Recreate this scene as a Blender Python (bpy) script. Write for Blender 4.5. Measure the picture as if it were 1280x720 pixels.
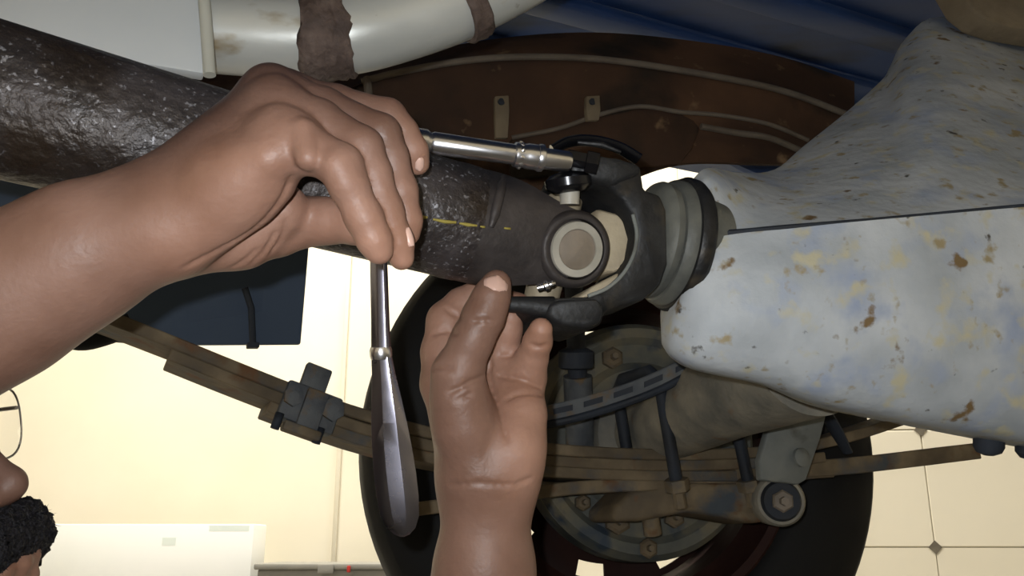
import bpy, bmesh, math, random
import numpy as np
from mathutils import Vector, Matrix

random.seed(7)
for o in list(bpy.data.objects):
    bpy.data.objects.remove(o, do_unlink=True)
scene = bpy.context.scene
COL = scene.collection

# ------------------------------------------------------------------ camera
FPX = 1108.0
PITCH = math.radians(16.0)
CAM = Vector((0.0, 0.0, 0.22))
RX = Vector((1, 0, 0))
FW = Vector((0, math.cos(PITCH), math.sin(PITCH)))
UP = Vector((0, -math.sin(PITCH), math.cos(PITCH)))
cam_data = bpy.data.cameras.new('camera')
cam_data.sensor_width = 36.0
cam_data.lens = 36.0 * FPX / 1280.0
cam_data.clip_start = 0.01
cam = bpy.data.objects.new('camera', cam_data)
COL.objects.link(cam)
cam.location = CAM
cam.rotation_euler = (math.radians(90) + PITCH, 0, 0)
scene.camera = cam

# ------------------------------------------------------------------ world, lights, exposure
scene.view_settings.view_transform = 'Standard'
scene.view_settings.look = 'None'
scene.view_settings.gamma = 1.0
scene.view_settings.use_curve_mapping = False
scene.view_settings.exposure = 0.0
world = bpy.data.worlds.new('world')
scene.world = world
world.use_nodes = True
world.node_tree.nodes['Background'].inputs[0].default_value = (0.75, 0.83, 1.0, 1)
world.node_tree.nodes['Background'].inputs[1].default_value = 0.10


def light(name, kind, loc, power, color=(1, 1, 1), size=None, target=None, sizey=None):
    d = bpy.data.lights.new(name, kind)
    d.energy = power
    d.color = color
    if kind == 'AREA':
        d.size = size
        if sizey:
            d.shape = 'RECTANGLE'
            d.size_y = sizey
    elif kind in ('POINT', 'SPOT'):
        d.shadow_soft_size = size or 0.01
    o = bpy.data.objects.new(name, d)
    COL.objects.link(o)
    o.location = loc
    if target is not None:
        o.rotation_euler = (Vector(target) - Vector(loc)).to_track_quat('-Z', 'Y').to_euler()
    return o


# the phone's own flash beside its lens
fl = light('phone_flash', 'SPOT', CAM + RX * -0.016 + UP * 0.018 - FW * 0.004, 9.0, (0.93, 0.97, 1.0), 0.004,
           CAM + FW)
fl.data.spot_size = math.radians(95)
fl.data.spot_blend = 0.6
# unseen overhead area lamps, added to brighten the back wall and the room
light('added_fill', 'AREA', (-0.9, 1.95, 2.75), 100.0, (1.0, 0.965, 0.88), 1.3, (-0.9, 2.95, 0.3), 0.3)
light('added_fill', 'AREA', (1.3, 1.95, 2.75), 50.0, (1.0, 0.97, 0.90), 1.3, (1.3, 2.8, 0.3), 0.3)
light('added_fill', 'AREA', (-3.0, -0.5, 2.75), 40.0, (1.0, 0.95, 0.86), 1.3, (-3.0, -0.5, 0.0), 0.3)
light('added_fill', 'AREA', (2.6, -1.2, 2.75), 40.0, (1.0, 0.95, 0.86), 1.3, (2.6, -1.2, 0.0), 0.3)


# ------------------------------------------------------------------ helpers
def at(px, py, d):
    return CAM + (FW + RX * ((px - 640.0) / FPX) + UP * ((360.0 - py) / FPX)) * d


def mm(px, d):
    return px * d / FPX


def srgb(r, g, b):
    def f(c):
        c /= 255.0
        return c / 12.92 if c <= 0.04045 else ((c + 0.055) / 1.055) ** 2.4
    return (f(r), f(g), f(b), 1.0)


WORLD_LOC = {}


def wloc(o):
    p = Vector(o.location)
    while o.parent is not None:
        o = o.parent
        p += Vector(o.location)
    return p


def tag(o, label=None, cat=None, group=None, kind=None):
    if label:
        o['label'] = label
    if cat:
        o['category'] = cat
    if group:
        o['group'] = group
    if kind:
        o['kind'] = kind
    return o


def thing(name, loc, label, cat, group=None, kind=None):
    o = bpy.data.objects.new(name, None)
    o.empty_display_size = 0.03
    COL.objects.link(o)
    o.location = loc
    return tag(o, label, cat, group, kind)


def link(name, me, mat, parent=None, smooth=True, origin=None):
    """mesh in world coordinates -> object with its origin at the mesh's middle"""
    n = len(me.vertices)
    co = np.empty(n * 3, np.float32)
    me.vertices.foreach_get('co', co)
    co = co.reshape(-1, 3)
    if origin is None:
        origin = (co.max(0) + co.min(0)) / 2
    origin = np.array(origin, np.float32)
    me.vertices.foreach_set('co', (co - origin).ravel())
    me.update()
    o = bpy.data.objects.new(name, me)
    COL.objects.link(o)
    w = Vector([float(x) for x in origin])
    if parent is not None:
        o.parent = parent
        o.location = w - wloc(parent)
    else:
        o.location = w
    me.materials.append(mat)
    if smooth:
        me.polygons.foreach_set('use_smooth', [True] * len(me.polygons))
    return o


class MB:
    def __init__(self):
        self.v, self.f = [], []

    def add(self, vs, fs):
        b = len(self.v)
        self.v += [tuple(x) for x in vs]
        self.f += [tuple(b + i for i in f) for f in fs]
        return self

    def tube(self, pts, rad, n=20, caps=True, closed=False, flat=1.0, ref=None):
        pts = [Vector(p) for p in pts]
        if not hasattr(rad, '__len__'):
            rad = [rad] * len(pts)
        m = len(pts)
        tang = []
        for i in range(m):
            a = pts[(i - 1) % m] if (closed or i > 0) else pts[i]
            b = pts[(i + 1) % m] if (closed or i < m - 1) else pts[i]
            tang.append((b - a).normalized())
        t0 = tang[0]
        r = Vector(ref) if ref is not None else (Vector((0, 0, 1)) if abs(t0.z) < 0.9 else Vector((1, 0, 0)))
        vs, fs = [], []
        for i in range(m):
            t = tang[i]
            r = (r - t * r.dot(t)).normalized()
            s = t.cross(r)
            for k in range(n):
                a = 2 * math.pi * k / n
                vs.append(pts[i] + (r * math.cos(a) * flat + s * math.sin(a)) * rad[i])
        for i in range(m if closed else m - 1):
            j = (i + 1) % m
            for k in range(n):
                l = (k + 1) % n
                fs.append((i * n + k, i * n + l, j * n + l, j * n + k))
        if caps and not closed:
            fs.append(tuple(range(n - 1, -1, -1)))
            fs.append(tuple((m - 1) * n + k for k in range(n)))
        return self.add(vs, fs)

    def lathe(self, org, axis, prof, n=48, closed=False):
        """prof: (distance along axis, radius)"""
        org = Vector(org)
        ax = Vector(axis).normalized()
        r = Vector((0, 0, 1)) if abs(ax.z) < 0.9 else Vector((1, 0, 0))
        r = (r - ax * r.dot(ax)).normalized()
        s = ax.cross(r)
        vs, fs = [], []
        m = len(prof)
        for (t, q) in prof:
            for k in range(n):
                a = 2 * math.pi * k / n
                vs.append(org + ax * t + (r * math.cos(a) + s * math.sin(a)) * max(q, 1e-5))
        for i in range(m if closed else m - 1):
            j = (i + 1) % m
            for k in range(n):
                l = (k + 1) % n
                fs.append((i * n + k, i * n + l, j * n + l, j * n + k))
        if not closed:
            fs.append(tuple(range(n - 1, -1, -1)))
            fs.append(tuple((m - 1) * n + k for k in range(n)))
        return self.add(vs, fs)

    def prism(self, pts, vec):
        """closed polygon of 3D points pushed along vec"""
        n = len(pts)
        vec = Vector(vec)
        vs = [Vector(p) for p in pts] + [Vector(p) + vec for p in pts]
        fs = [tuple(range(n)), tuple(range(2 * n - 1, n - 1, -1))]
        for i in range(n):
            j = (i + 1) % n
            fs.append((i, i + n, j + n, j))
        return self.add(vs, fs)

    def box(self, c, ax, ay, az):
        """centre and three half-extent vectors"""
        c, ax, ay, az = Vector(c), Vector(ax), Vector(ay), Vector(az)
        vs = [c + ax * i + ay * j + az * k for i in (-1, 1) for j in (-1, 1) for k in (-1, 1)]
        fs = [(0, 1, 3, 2), (4, 6, 7, 5), (0, 4, 5, 1), (2, 3, 7, 6), (0, 2, 6, 4), (1, 5, 7, 3)]
        return self.add(vs, fs)

    def grid(self, G, back):
        """G[i][j] front points, back[i][j] back points: a closed solid"""
        R, Cn = len(G), len(G[0])
        vs = [p for row in G for p in row] + [p for row in back for p in row]
        o = R * Cn
        fs = []
        for i in range(R - 1):
            for j in range(Cn - 1):
                a, b, c, d = i * Cn + j, i * Cn + j + 1, (i + 1) * Cn + j + 1, (i + 1) * Cn + j
                fs.append((a, d, c, b))
                fs.append((o + a, o + b, o + c, o + d))
        for j in range(Cn - 1):
            fs.append((j, j + 1, o + j + 1, o + j))
            e = (R - 1) * Cn + j
            fs.append((e + 1, e, o + e, o + e + 1))
        for i in range(R - 1):
            a, b = i * Cn, (i + 1) * Cn
            fs.append((b, a, o + a, o + b))
            a, b = a + Cn - 1, b + Cn - 1
            fs.append((a, b, o + b, o + a))
        return self.add(vs, fs)

    def build(self, name, mat, parent=None, bevel=0.0, seg=2, smooth=True, angle=35, origin=None):
        me = bpy.data.meshes.new(name)
        bm = bmesh.new()
        vs = [bm.verts.new(v) for v in self.v]
        for f in self.f:
            try:
                bm.faces.new([vs[i] for i in f])
            except ValueError:
                pass
        bm.normal_update()
        bmesh.ops.recalc_face_normals(bm, faces=bm.faces[:])
        if bevel > 0:
            ed = [e for e in bm.edges if len(e.link_faces) == 2 and e.calc_face_angle(0) > math.radians(30)]
            bmesh.ops.bevel(bm, geom=ed, offset=bevel, segments=seg, affect='EDGES', profile=0.5,
                            clamp_overlap=True)
        if smooth:
            bm.normal_update()
            for e in bm.edges:
                if len(e.link_faces) == 2:
                    e.smooth = e.calc_face_angle(0) < math.radians(angle)
        bm.to_mesh(me)
        bm.free()
        return link(name, me, mat, parent, smooth, origin)


def cr(pts, n):
    """Catmull-Rom through points (tuples or Vectors), n samples per span"""
    P = [np.array(p, float) for p in pts]
    out = []
    for i in range(len(P) - 1):
        p0 = P[i - 1] if i > 0 else 2 * P[0] - P[1]
        p1, p2 = P[i], P[i + 1]
        p3 = P[i + 2] if i + 2 < len(P) else 2 * P[-1] - P[-2]
        for k in range(n):
            t = k / n
            out.append(0.5 * ((2 * p1) + (p2 - p0) * t + (2 * p0 - 5 * p1 + 4 * p2 - p3) * t * t +
                              (3 * p1 - p0 - 3 * p2 + p3) * t ** 3))
    out.append(P[-1])
    return out


def crat(pts, n):
    return [at(*p) for p in cr(pts, n)]


def arc_px(cx, cy, r, a0, a1, n, d):
    return [(cx + r * math.cos(math.radians(a0 + (a1 - a0) * i / n)),
             cy - r * math.sin(math.radians(a0 + (a1 - a0) * i / n)), d) for i in range(n + 1)]


# ------------------------------------------------------------------ materials
def mat(name, cols, scale=8.0, rough=(0.5, 0.7), metal=0.0, bump=0.15, bscale=None, spots=(), detail=6.0,
        attr=None, stretch=None, coat=0.0, sss=0.0, spec=0.5):
    """cols: [(pos,(r,g,b) sRGB)] over a noise; spots: [(rgb, scale, lo, hi)] laid on top"""
    m = bpy.data.materials.new(name)
    m.use_nodes = True
    nt = m.node_tree
    nd, lk = nt.nodes, nt.links
    b = nd['Principled BSDF']
    tc = nd.new('ShaderNodeTexCoord')
    mp = nd.new('ShaderNodeMapping')
    lk.new(tc.outputs['Object'], mp.inputs[0])
    if stretch:
        mp.inputs['Scale'].default_value = stretch
    nz = nd.new('ShaderNodeTexNoise')
    nz.inputs['Scale'].default_value = scale
    nz.inputs['Detail'].default_value = detail
    lk.new(mp.outputs[0], nz.inputs['Vector'])
    rp = nd.new('ShaderNodeValToRGB')
    el = rp.color_ramp.elements
    while len(el) < len(cols):
        el.new(0.5)
    for e, (p, c) in zip(el, cols):
        e.position = p
        e.color = srgb(*c)
    lk.new(nz.outputs[0], rp.inputs[0])
    cur = rp.outputs[0]
    if attr:
        at_ = nd.new('ShaderNodeAttribute')
        at_.attribute_name = attr[0]
        mx = nd.new('ShaderNodeMix')
        mx.data_type = 'RGBA'
        r2 = nd.new('ShaderNodeValToRGB')
        e2 = r2.color_ramp.elements
        for e, (p, c) in zip(e2, attr[1]):
            e.position = p
            e.color = srgb(*c)
        lk.new(nz.outputs[0], r2.inputs[0])
        lk.new(at_.outputs['Fac'], mx.inputs[0])
        lk.new(cur, mx.inputs[6])
        lk.new(r2.outputs[0], mx.inputs[7])
        cur = mx.outputs[2]
    for i, (c, sc, lo, hi) in enumerate(spots):
        n2 = nd.new('ShaderNodeTexNoise')
        n2.inputs['Scale'].default_value = sc
        n2.inputs['Detail'].default_value = 5.0
        m2 = nd.new('ShaderNodeMapping')
        m2.inputs['Location'].default_value = (3.1 * i + 1.7, 5.3 * i, 2.2 * i)
        if stretch:
            m2.inputs['Scale'].default_value = stretch
        lk.new(tc.outputs['Object'], m2.inputs[0])
        lk.new(m2.outputs[0], n2.inputs['Vector'])
        mr = nd.new('ShaderNodeMapRange')
        mr.inputs['From Min'].default_value = lo
        mr.inputs['From Max'].default_value = hi
        lk.new(n2.outputs[0], mr.inputs[0])
        mx = nd.new('ShaderNodeMix')
        mx.data_type = 'RGBA'
        lk.new(mr.outputs[0], mx.inputs[0])
        lk.new(cur, mx.inputs[6])
        mx.inputs[7].default_value = srgb(*c)
        cur = mx.outputs[2]
    lk.new(cur, b.inputs['Base Color'])
    rr = nd.new('ShaderNodeMapRange')
    rr.inputs['From Min'].default_value = 0.3
    rr.inputs['From Max'].default_value = 0.7
    rr.inputs['To Min'].default_value = rough[0]
    rr.inputs['To Max'].default_value = rough[1]
    lk.new(nz.outputs[0], rr.inputs[0])
    lk.new(rr.outputs[0], b.inputs['Roughness'])
    b.inputs['Metallic'].default_value = metal
    b.inputs['Specular IOR Level'].default_value = spec
    if coat:
        b.inputs['Coat Weight'].default_value = coat
        b.inputs['Coat Roughness'].default_value = 0.15
    if sss:
        b.inputs['Subsurface Weight'].default_value = sss
        b.inputs['Subsurface Radius'].default_value = (0.006, 0.0025, 0.0012)
        b.inputs['Subsurface Scale'].default_value = 1.0
    if bump:
        n3 = nd.new('ShaderNodeTexNoise')
        n3.inputs['Scale'].default_value = bscale or scale * 6
        n3.inputs['Detail'].default_value = 6.0
        lk.new(mp.outputs[0], n3.inputs['Vector'])
        bp = nd.new('ShaderNodeBump')
        bp.inputs['Strength'].default_value = bump
        bp.inputs['Distance'].default_value = 0.004
        lk.new(n3.outputs[0], bp.inputs['Height'])
        lk.new(bp.outputs[0], b.inputs['Normal'])
    return m


M = {}
M['tile'] = mat('cream_tile', [(0.3, (232, 224, 204)), (0.7, (240, 232, 212))], 1.5, (0.25, 0.4), bump=0.0)
M['cream'] = mat('cream_paint', [(0.3, (236, 228, 206)), (0.7, (244, 236, 216))], 2.5, (0.6, 0.75), bump=0.02)
M['grout'] = mat('grout', [(0.3, (176, 170, 152)), (0.7, (190, 184, 166))], 20, (0.8, 0.9), bump=0.1)
M['inset'] = mat('tile_inset', [(0.3, (90, 84, 74)), (0.7, (120, 112, 98))], 30, (0.5, 0.6), bump=0.0)
M['floor'] = mat('concrete', [(0.3, (120, 116, 108)), (0.7, (150, 145, 134))], 4, (0.7, 0.9), bump=0.1)
M['plaster'] = mat('plaster', [(0.3, (226, 218, 198)), (0.7, (236, 230, 214))], 3, (0.8, 0.9), bump=0.05)
M['shaft'] = mat('greasy_steel', [(0.30, (40, 36, 35)), (0.55, (64, 58, 57)), (0.75, (92, 86, 87))], 22, (0.34, 0.55),
                 metal=0.35, bump=0.6, bscale=130,
                 spots=[((140, 138, 142), 330, 0.61, 0.68), ((50, 40, 32), 14, 0.52, 0.66)])  # the pale specks paint the flash's glints into the colour
M['yoke'] = mat('dark_steel', [(0.3, (42, 38, 38)), (0.6, (66, 60, 58)), (0.8, (84, 76, 72))], 30, (0.42, 0.6), metal=0.3,
                bump=0.2, bscale=160)
M['black_steel'] = mat('black_steel', [(0.3, (22, 22, 23)), (0.6, (40, 40, 41)), (0.8, (59, 59, 58))], 26, (0.4, 0.6),
                       metal=0.3, bump=0.25, bscale=140, spots=[((68, 61, 51), 40, 0.60, 0.74)])
M['gloss_black'] = mat('gloss_black', [(0.3, (14, 14, 16)), (0.7, (26, 26, 30))], 20, (0.15, 0.25), metal=0.4, bump=0.0)
M['cap'] = mat('bearing_steel', [(0.3, (104, 94, 82)), (0.7, (136, 124, 110))], 40, (0.45, 0.6), metal=0.0, bump=0.1)
M['capring'] = mat('bearing_ring', [(0.3, (150, 146, 134)), (0.7, (176, 170, 158))], 40, (0.4, 0.5), metal=0.0, bump=0.08)
M['cross'] = mat('dusty_cross', [(0.3, (140, 126, 104)), (0.7, (182, 168, 142))], 30, (0.5, 0.7), metal=0.2, bump=0.15)
M['chrome'] = mat('chrome', [(0.3, (206, 206, 210)), (0.7, (222, 222, 226))], 30, (0.2, 0.28), metal=1.0, bump=0.0)
M['handle'] = mat('handle_chrome', [(0.3, (127, 125, 137)), (0.7, (151, 149, 161))], 14, (0.2, 0.3), metal=1.0, bump=0.0)
M['housing'] = mat('cast_housing', [(0.28, (146, 152, 158)), (0.5, (178, 183, 188)), (0.72, (204, 207, 210))], 11,
                   (0.5, 0.68), metal=0.05, bump=0.35, bscale=60,
                   spots=[((150, 161, 184), 30, 0.54, 0.74), ((186, 180, 154), 56, 0.56, 0.70), ((152, 138, 106), 70, 0.61, 0.71),
                          ((118, 96, 64), 44, 0.65, 0.71), ((76, 72, 66), 80, 0.68, 0.74)])
M['nose'] = mat('nose_cast', [(0.3, (74, 76, 74)), (0.6, (112, 112, 104)), (0.8, (140, 136, 122))], 24, (0.5, 0.7),
                metal=0.15, bump=0.25, bscale=110)
M['dark_part_and_shade'] = mat('dark_part_and_shade', [(0.3, (24, 27, 33)), (0.7, (44, 50, 60))], 30, (0.6, 0.8), bump=0.1)  # dark small parts, and the painted shade of the housing seam
M['rubber'] = mat('rubber', [(0.3, (14, 14, 15)), (0.7, (23, 23, 24))], 12, (0.6, 0.8), bump=0.12, bscale=60, spec=0.3)
M['rim'] = mat('rim_paint', [(0.3, (38, 20, 17)), (0.7, (56, 30, 24))], 14, (0.6, 0.8), metal=0.1, bump=0.15, spec=0.3)
M['drum'] = mat('dirty_drum', [(0.25, (66, 71, 71)), (0.5, (98, 98, 89)), (0.75, (140, 126, 96))], 18, (0.6, 0.85),
                bump=0.4, bscale=60, spots=[((52, 64, 78), 24, 0.55, 0.68)])
M['leaf'] = mat('leaf_steel', [(0.25, (70, 61, 49)), (0.5, (103, 89, 68)), (0.75, (139, 122, 96))], 22, (0.65, 0.85),
                bump=0.35, bscale=90, spots=[((70, 77, 84), 18, 0.55, 0.68), ((103, 70, 40), 30, 0.6, 0.7)])
M['clamp'] = mat('clamp_steel', [(0.3, (59, 63, 70)), (0.7, (105, 107, 107))], 30, (0.6, 0.8), bump=0.3, bscale=110,
                 spots=[((114, 88, 50), 34, 0.58, 0.7)])
M['dusty'] = mat('dusty_steel', [(0.25, (96, 96, 92)), (0.5, (134, 129, 117)), (0.8, (172, 162, 142))], 20, (0.65, 0.85),
                 bump=0.5, bscale=70, spots=[((128, 96, 62), 30, 0.6, 0.72)])
M['bracket'] = mat('bracket_steel', [(0.3, (96, 100, 98)), (0.7, (136, 138, 132))], 18, (0.55, 0.75), metal=0.1, bump=0.25,
                   spots=[((73, 69, 58), 22, 0.56, 0.7)])
M['pipe'] = mat('pipe_silver', [(0.3, (184, 186, 182)), (0.7, (208, 208, 202))], 12, (0.3, 0.42), metal=0.25, bump=0.08,
                spots=[((150, 132, 100), 26, 0.62, 0.72), ((84, 58, 36), 44, 0.68, 0.74)], stretch=(0.5, 1, 1))
M['rustband'] = mat('rust_weld', [(0.3, (62, 48, 42)), (0.55, (98, 82, 74)), (0.8, (140, 126, 116))], 50, (0.7, 0.9),
                    bump=0.8, bscale=130)
M['panel'] = mat('pale_panel', [(0.3, (190, 194, 196)), (0.7, (206, 208, 208))], 4, (0.45, 0.6), bump=0.04)
M['paneledge'] = mat('panel_edge', [(0.3, (170, 170, 160)), (0.7, (198, 196, 184))], 12, (0.5, 0.6), bump=0.05)
M['rustpanel'] = mat('rust_panel', [(0.25, (46, 33, 26)), (0.5, (70, 50, 37)), (0.75, (94, 68, 50))], 7, (0.75, 0.92),
                     bump=0.25, bscale=60, spots=[((40, 34, 28), 10, 0.5, 0.66), ((128, 104, 78), 26, 0.66, 0.76)], spec=0.25)
M['rustbead'] = mat('sealer_bead', [(0.3, (84, 74, 64)), (0.7, (112, 102, 90))], 24, (0.7, 0.9), bump=0.2)
M['blue'] = mat('blue_paint', [(0.3, (22, 48, 92)), (0.7, (32, 64, 116))], 5, (0.45, 0.65), bump=0.08,
                spots=[((20, 26, 38), 7, 0.56, 0.72)], stretch=(0.5, 1.5, 1.0))
M['slate'] = mat('slate_flap', [(0.3, (52, 67, 88)), (0.7, (69, 84, 105))], 5, (0.6, 0.8), bump=0.08)
M['white'] = mat('white_board', [(0.3, (244, 246, 242)), (0.7, (250, 250, 248))], 3, (0.5, 0.6), bump=0.0)
M['print'] = mat('faint_print', [(0.3, (234, 245, 239)), (0.7, (240, 248, 243))], 40, (0.6, 0.7), bump=0.0)
M['greybox'] = mat('grey_plastic', [(0.3, (132, 130, 124)), (0.7, (150, 148, 140))], 10, (0.5, 0.6), bump=0.03)
M['red'] = mat('red_plastic', [(0.3, (170, 40, 36)), (0.7, (190, 52, 46))], 20, (0.4, 0.5), bump=0.0)
M['yellow'] = mat('yellow_paint', [(0.3, (144, 127, 51)), (0.7, (166, 151, 71))], 60, (0.6, 0.7), bump=0.1)
M['tan'] = mat('tan_rust', [(0.3, (92, 80, 62)), (0.7, (128, 114, 92))], 20, (0.7, 0.85), bump=0.3)
M['skin'] = mat('skin', [(0.3, (66, 49, 44)), (0.7, (90, 69, 62))], 26, (0.42, 0.56), bump=0.12, bscale=260,
                attr=('tone', [(0.3, (166, 122, 100)), (0.7, (188, 144, 123))]), sss=0.08, spec=0.45)
M['nail'] = mat('nail', [(0.3, (206, 166, 150)), (0.7, (220, 182, 166))], 40, (0.25, 0.35), bump=0.0)
M['hair'] = mat('hair', [(0.3, (14, 13, 18)), (0.7, (30, 27, 34))], 160, (0.5, 0.7), bump=0.9, bscale=420)
M['lip'] = mat('lip', [(0.3, (120, 66, 64)), (0.7, (146, 84, 80))], 60, (0.35, 0.5), bump=0.1)
M['eye'] = mat('eye_white', [(0.3, (225, 220, 212)), (0.7, (235, 230, 224))], 20, (0.15, 0.2), bump=0.0)
M['iris'] = mat('iris', [(0.3, (30, 20, 14)), (0.7, (44, 30, 20))], 40, (0.1, 0.15), bump=0.0)
M['shirt'] = mat('shirt', [(0.3, (40, 46, 60)), (0.7, (56, 62, 78))], 12, (0.8, 0.95), bump=0.3)
M['trouser'] = mat('trouser', [(0.3, (40, 38, 36)), (0.7, (58, 55, 50))], 12, (0.8, 0.95), bump=0.3)
M['shoe'] = mat('shoe', [(0.3, (22, 20, 20)), (0.7, (34, 32, 30))], 12, (0.5, 0.6), bump=0.2)
gl = bpy.data.materials.new('lens_glass')
gl.use_nodes = True
g = gl.node_tree.nodes['Principled BSDF']
g.inputs['Base Color'].default_value = (1, 1, 1, 1)
g.inputs['Roughness'].default_value = 0.02
g.inputs['IOR'].default_value = 1.15
g.inputs['Transmission Weight'].default_value = 1.0
M['glass'] = gl
M['clearframe'] = mat('clear_frame', [(0.3, (170, 162, 150)), (0.7, (190, 182, 170))], 20, (0.2, 0.3), bump=0.0)

# ------------------------------------------------------------------ the room
DW = 3.0
WYAW = math.radians(6)
WC = Vector((0.0, 2.95, 0.0))
WX = Vector((math.cos(WYAW), -math.sin(WYAW), 0))       # along the wall, right side nearer
WN = Vector((-math.sin(WYAW), -math.cos(WYAW), 0))      # out of the wall into the room
ZU = Vector((0, 0, 1))


def slab(name, c, ax, ay, az, m):
    o = MB().box(c, ax, ay, az).build(name, m, None, smooth=False)
    o['kind'] = 'structure'
    return o


slab('floor', (0, 0.2, -0.05), (4.6, 0, 0), (0, 3.4, 0), (0, 0, 0.05), M['floor'])
slab('ceiling', (0, 0.2, 2.95), (4.6, 0, 0), (0, 3.4, 0), (0, 0, 0.05), M['plaster'])
slab('wall_left', (-4.3, 0.2, 1.45), (0.05, 0, 0), (0, 3.4, 0), (0, 0, 1.45), M['plaster'])
slab('wall_right', (4.3, 0.2, 1.45), (0.05, 0, 0), (0, 3.4, 0), (0, 0, 1.45), M['plaster'])
slab('wall_front', (0, -3.2, 1.45), (4.6, 0, 0), (0, 0.05, 0), (0, 0, 1.45), M['plaster'])
wb = slab('wall_back', WC - WN * 0.06 + ZU * 1.45, WX * 4.6, WN * 0.06, ZU * 1.45, M['cream'])
TS, GAP = 0.355, 0.0016
# a joint of the grid falls where the photograph shows one
jd = at(1168, 684, 1.0) - CAM
tt = (WC - CAM).dot(WN) / jd.dot(WN)
jp = CAM + jd * tt
ju, jz = (jp - WC).dot(WX), jp.z
t_left = ju - 2 * TS
MB().box(WC + WX * ((t_left + 4.3) / 2) + ZU * 1.45, WX * ((4.3 - t_left) / 2), WN * 0.002, ZU * 1.45).build('grout_bed', M['grout'], wb, smooth=False)
# slim vertical cable trunking on the painted part
tj = at(428, 500, 1.0) - CAM
tq = CAM + tj * ((WC - CAM).dot(WN) / tj.dot(WN))
tk = MB().box(WC + WX * ((tq - WC).dot(WX)) + ZU * 1.3 + WN * 0.006, WX * 0.008, WN * 0.004, ZU * 1.3).build('trim_1', M['cream'], None, bevel=0.003)
tk['kind'] = 'structure'
tile_me = None
for i in range(-2, 9):
    for j in range(-2, 8):
        u, z = ju + (i + 0.5) * TS, jz + (j + 0.5) * TS
        if z + TS / 2 < 0.02 or z > 2.6 or abs(u) > 4.1:
            continue
        c = WC + WX * u + ZU * z + WN * 0.003
        if z - TS / 2 < 0.0:
            zt = z + TS / 2 - GAP
            MB().box(WC + WX * u + ZU * zt / 2 + WN * 0.003, WX * (TS / 2 - GAP), WN * 0.004, ZU * (zt / 2)).build(
                'tile', M['tile'], wb, smooth=False)
            continue
        if tile_me is None:
            t = MB().box(c, WX * (TS / 2 - GAP), WN * 0.004, ZU * (TS / 2 - GAP)).build('tile', M['tile'], wb, bevel=0.002,
                                                                                      seg=1, smooth=False)
            tile_me = t.data
        else:
            t = bpy.data.objects.new('tile', tile_me)
            COL.objects.link(t)
            t.parent = wb
            t.location = c - wloc(wb)
inset_me = None
for i in range(-10, 9):
    for j in range(-2, 8):
        if i != 0:
            continue
        u, z = ju + i * TS, jz + j * TS
        if z < 0.05 or z > 2.6 or abs(u) > 4.1:
            continue
        c = WC + WX * u + ZU * z + WN * 0.008
        if inset_me is None:
            a, b = (WX + ZU) * 0.010, (WX - ZU) * 0.010
            t = MB().box(c, a, b, WN * 0.0015).build('tile_inset', M['inset'], wb, smooth=False)
            inset_me = t.data
        else:
            t = bpy.data.objects.new('tile_inset', inset_me)
            COL.objects.link(t)
            t.parent = wb
            t.location = c - wloc(wb)

# white carton and grey box standing along the back wall
def upright_box(name, x0, x1, ytop, d, depth, m, label, cat):
    p0, p1 = at(x0, ytop, d), at(x1, ytop, d)
    top = (p0.z + p1.z) / 2
    p0.z = p1.z = 0
    r = thing(name, (p0 + p1) / 2, label, cat)
    mid = (p0 + p1) / 2 + Vector((0, depth / 2, top / 2))
    hx = (p1 - p0) / 2
    MB().box(mid, hx, (0, depth / 2, 0), (0, 0, top / 2)).build('body', m, r, bevel=0.004)
    return r, p0, p1, top


r, p0, p1, top = upright_box('white_carton', 56, 318, 655, 2.62, 0.14, M['white'],
                             'plain white carton with a faint green print on the floor by the tiled wall', 'box')
fy = p0.y - 0.0001
for (x0, x1, y0, y1) in ((262, 312, 657, 664), (205, 222, 672, 682)):
    a, b = at(x0, y0, 2.62), at(x1, y1, 2.62)
    MB().box(((a.x + b.x) / 2, fy, (a.z + b.z) / 2), ((b.x - a.x) / 2, 0, 0), (0, 0.00015, 0),
             (0, 0, (a.z - b.z) / 2)).build('print', M['print'], r, smooth=False)
r, p0, p1, top = upright_box('storage_box', 322, 600, 712, 2.5, 0.25, M['greybox'],
                             'low grey plastic storage box beside the white carton', 'box')
hx = (p1 - p0) / 2
MB().box((p0 + p1) / 2 + Vector((0, 0.125, top + 0.008)), hx * 1.03, (0, 0.135, 0), (0, 0, 0.008)).build(
    'lid', M['greybox'], r, bevel=0.004)
lp = at(437, 706, 2.5)
MB().box((lp.x, p0.y - 0.014, top + 0.002), (0.005, 0, 0), (0, 0.004, 0), (0, 0, 0.009)).build('latch', M['red'], r, bevel=0.002)
lp = at(408, 706, 2.5)
MB().box((lp.x, p0.y - 0.014, top + 0.002), (0.022, 0, 0), (0, 0.003, 0), (0, 0, 0.012)).build('latch_plate', M['greybox'], r, bevel=0.002)

# ------------------------------------------------------------------ vehicle frame directions
JC = at(692, 309, 0.600)                       # joint centre
SL = at(-420, 14, 0.425)                       # far front of the shaft
SA = (JC - SL).normalized()                    # along the shaft, towards the axle
hz = Vector((SA.x, SA.y, 0)).normalized()
VX = hz                                        # vehicle rearward (right in the picture)
VY = Vector((-hz.y, hz.x, 0))                  # away from the camera, along the axle
JC_C = (-VY - SA * (-VY).dot(SA)).normalized()   # towards the camera, square to the shaft
JC_C = (JC_C + Vector((0, 0, -0.36))).normalized()
JC_C = (JC_C - SA * JC_C.dot(SA)).normalized()
JU = SA.cross(JC_C).normalized()
if JU.z < 0:
    JU = -JU


def J(a, u, c):
    return JC + SA * a + JU * u + JC_C * c


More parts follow.
